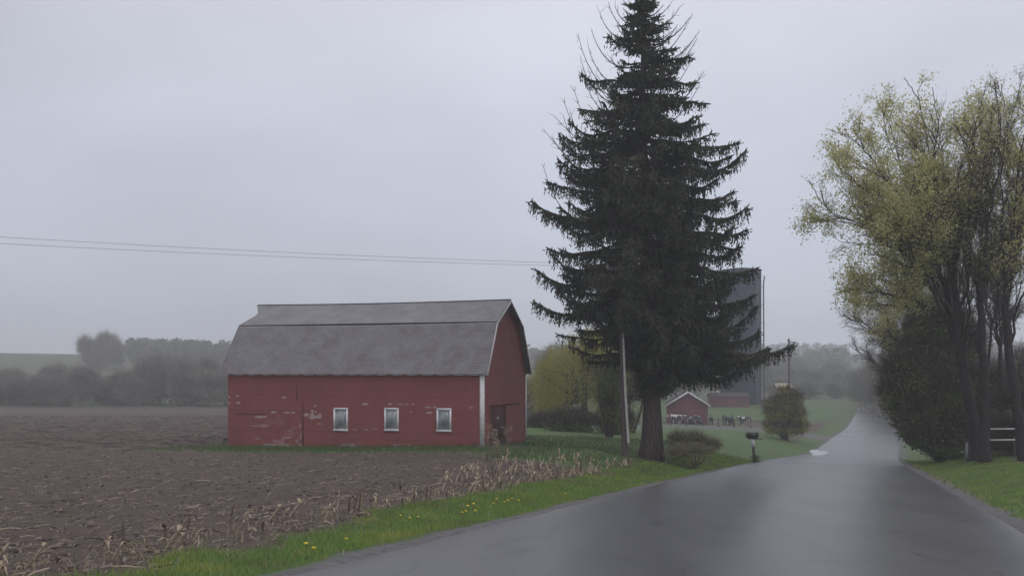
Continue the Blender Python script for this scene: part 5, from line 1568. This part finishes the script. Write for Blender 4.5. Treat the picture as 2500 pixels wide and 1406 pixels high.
blades(Xg, Yg, hh, .006 + Yg * .00045, g)
n = 42000
Yg = 11 + 52 * rg.random(n) ** 1.3; e_ = .15 + 6.0 * rg.random(n)
Xg = road_x(Yg) + (road_h(Yg) + e_) / .94
k = ((Xg / Yg * F) < 1330) ; Xg, Yg = Xg[k], Yg[k]
so_, gr_, gv_, f_ = zones(Xg, Yg); k = (so_ < .6) & (gv_ < .6); Xg, Yg = Xg[k], Yg[k]
blades(Xg, Yg, (.035 + .09 * rg.random(len(Xg))) * (.6 + .8 * fbm(Xg * .9, Yg * .9, 3, 61)), .006 + Yg * .00045, g)
o = g.build('verge_grass', M_grass)
g2 = MB(); n = 9000; Yd = 7.5 + 50 * rg.random(n) ** 1.4; sd_ = np.where(rg.random(n) < .7, -1, 1); e2 = np.where(sd_ < 0, .15 + 3.4 * rg.random(n) ** .6, .1 + 4 * rg.random(n) ** 1.5)
Xd = road_x(Yd) + sd_ * (road_h(Yd) + e2) / .94
blades(Xd, Yd, .04 + .12 * rg.random(n), .006 + Yd * .0004, g2, .7)
tag(g2.build('dead_grass', simple('dead_grass_blades', (0.34, 0.28, 0.18), (0.20, 0.165, 0.10), 2, .8, .1)), 'tan dead grass blades mixed into the green verges', 'grass', kind='stuff')
o = o; tag(o, 'short green grass on the road verges', 'grass', kind='stuff')
g = MB(); n = 60000
Yg = 38 + 26 * rg.random(n); Xg = -18 + 36 * rg.random(n)
so_, gr_, gv_, f_ = zones(Xg, Yg); u_, v_ = barn_uv(Xg, Yg); dd = road_d(Xg, Yg) + road_h(Yg)
k = (f_ < .5) & (gv_ < .5) & (dd < -1.0) & ~((u_ > 0) & (u_ < BL) & (v_ > 0) & (v_ < BW)); Xg, Yg = Xg[k], Yg[k]
blades(Xg, Yg, (.06 + .16 * rg.random(len(Xg))) * (.4 + 1.1 * fbm(Xg * .6, Yg * .6, 3, 71)), .02 + 0 * Yg, g)
o = g.build('lot_grass', M_grass2); tag(o, 'rough green grass round the barn and the spruce', 'grass', kind='stuff')
# dandelions
M_dand = simple('dandelion_yellow', (0.75, 0.58, 0.04), (0.6, 0.42, 0.03), 20, .6)
M_stem = simple('dandelion_stem', (0.10, 0.14, 0.05), None, 5, .6)
def dandelion():
    root = empty('dandelion', (0, 0, 0))
    g = MB(); g.tube([(0, 0, -.02), (.005, 0, .05), (0, 0, .10)], .004, 5); g.build('stem', M_stem, root)
    g = MB()
    V = [(0, 0, .125)]; T = []
    for r, z, kk_ in ((.018, .122, 14), (.03, .108, 14)):
        for i in range(kk_):
            a = i * 2 * math.pi / kk_; V.append((r * (1 + .12 * (i % 2)) * math.cos(a), r * (1 + .12 * (i % 2)) * math.sin(a), z))
    V.append((0, 0, .095))
    T += [(0, 1 + i, 1 + (i + 1) % 14) for i in range(14)] + [(29, 15 + (i + 1) % 14, 15 + i) for i in range(14)]
    Q = [(1 + i, 15 + i, 15 + (i + 1) % 14, 1 + (i + 1) % 14) for i in range(14)]
    g.add(V, Q, T); g.build('flower', M_dand, root)
    return root
dn = dandelion(); first = True
def on_ground(px, py):
    """the spot of the verge seen at a place in the photograph"""
    lo, hi = 6.0, 80.0
    for _ in range(40):
        m_ = (lo + hi) / 2; p = P(px, py, m_)
        if p.z > gz(p.x, p.y) + .05: lo = m_
        else: hi = m_
    return P(px, py, lo)
for px, py in ((766, 1352), (747, 1340), (978, 1265), (1000, 1272), (1021, 1269), (1142, 1244), (1128, 1258), (1138, 1255), (1160, 1255), (1156, 1239), (1205, 1235), (1212, 1226), (1240, 1229), (1266, 1228), (1380, 1209), (1250, 1222), (1232, 1232), (845, 1325)):
    p = on_ground(px, py)
    o = dn if first else copy_tree(dn); first = False
    o.location = (p.x, p.y, gz(p.x, p.y) + .0); s = .9 + .35 * rg.random(); o.scale = (s, s, s * 1.1); o.rotation_euler = (0, 0, rg.random() * 6)
    tag(o, 'yellow dandelion in flower in the grass at the road edge', 'dandelion', 'dandelions on the left verge')

# ------------------------------------------------------------------ haze in the air
g = MB(); g.box((0, 465, 22), (1780, 1060, 60))
hz = g.build('haze', None); tag(hz, kind='stuff', label='pale mist and drizzle in the air', cat='haze')
m = bpy.data.materials.new('haze_air'); m.use_nodes = True; nt = m.node_tree; nt.nodes.clear()
o_ = N(nt, 'ShaderNodeOutputMaterial'); pv = N(nt, 'ShaderNodeVolumePrincipled')
pv.inputs['Color'].default_value = (0.95, 0.95, 0.97, 1); pv.inputs['Density'].default_value = 0.00122; pv.inputs['Anisotropy'].default_value = 0.1
nt.links.new(pv.outputs[0], o_.inputs['Volume']); hz.data.materials.append(m)
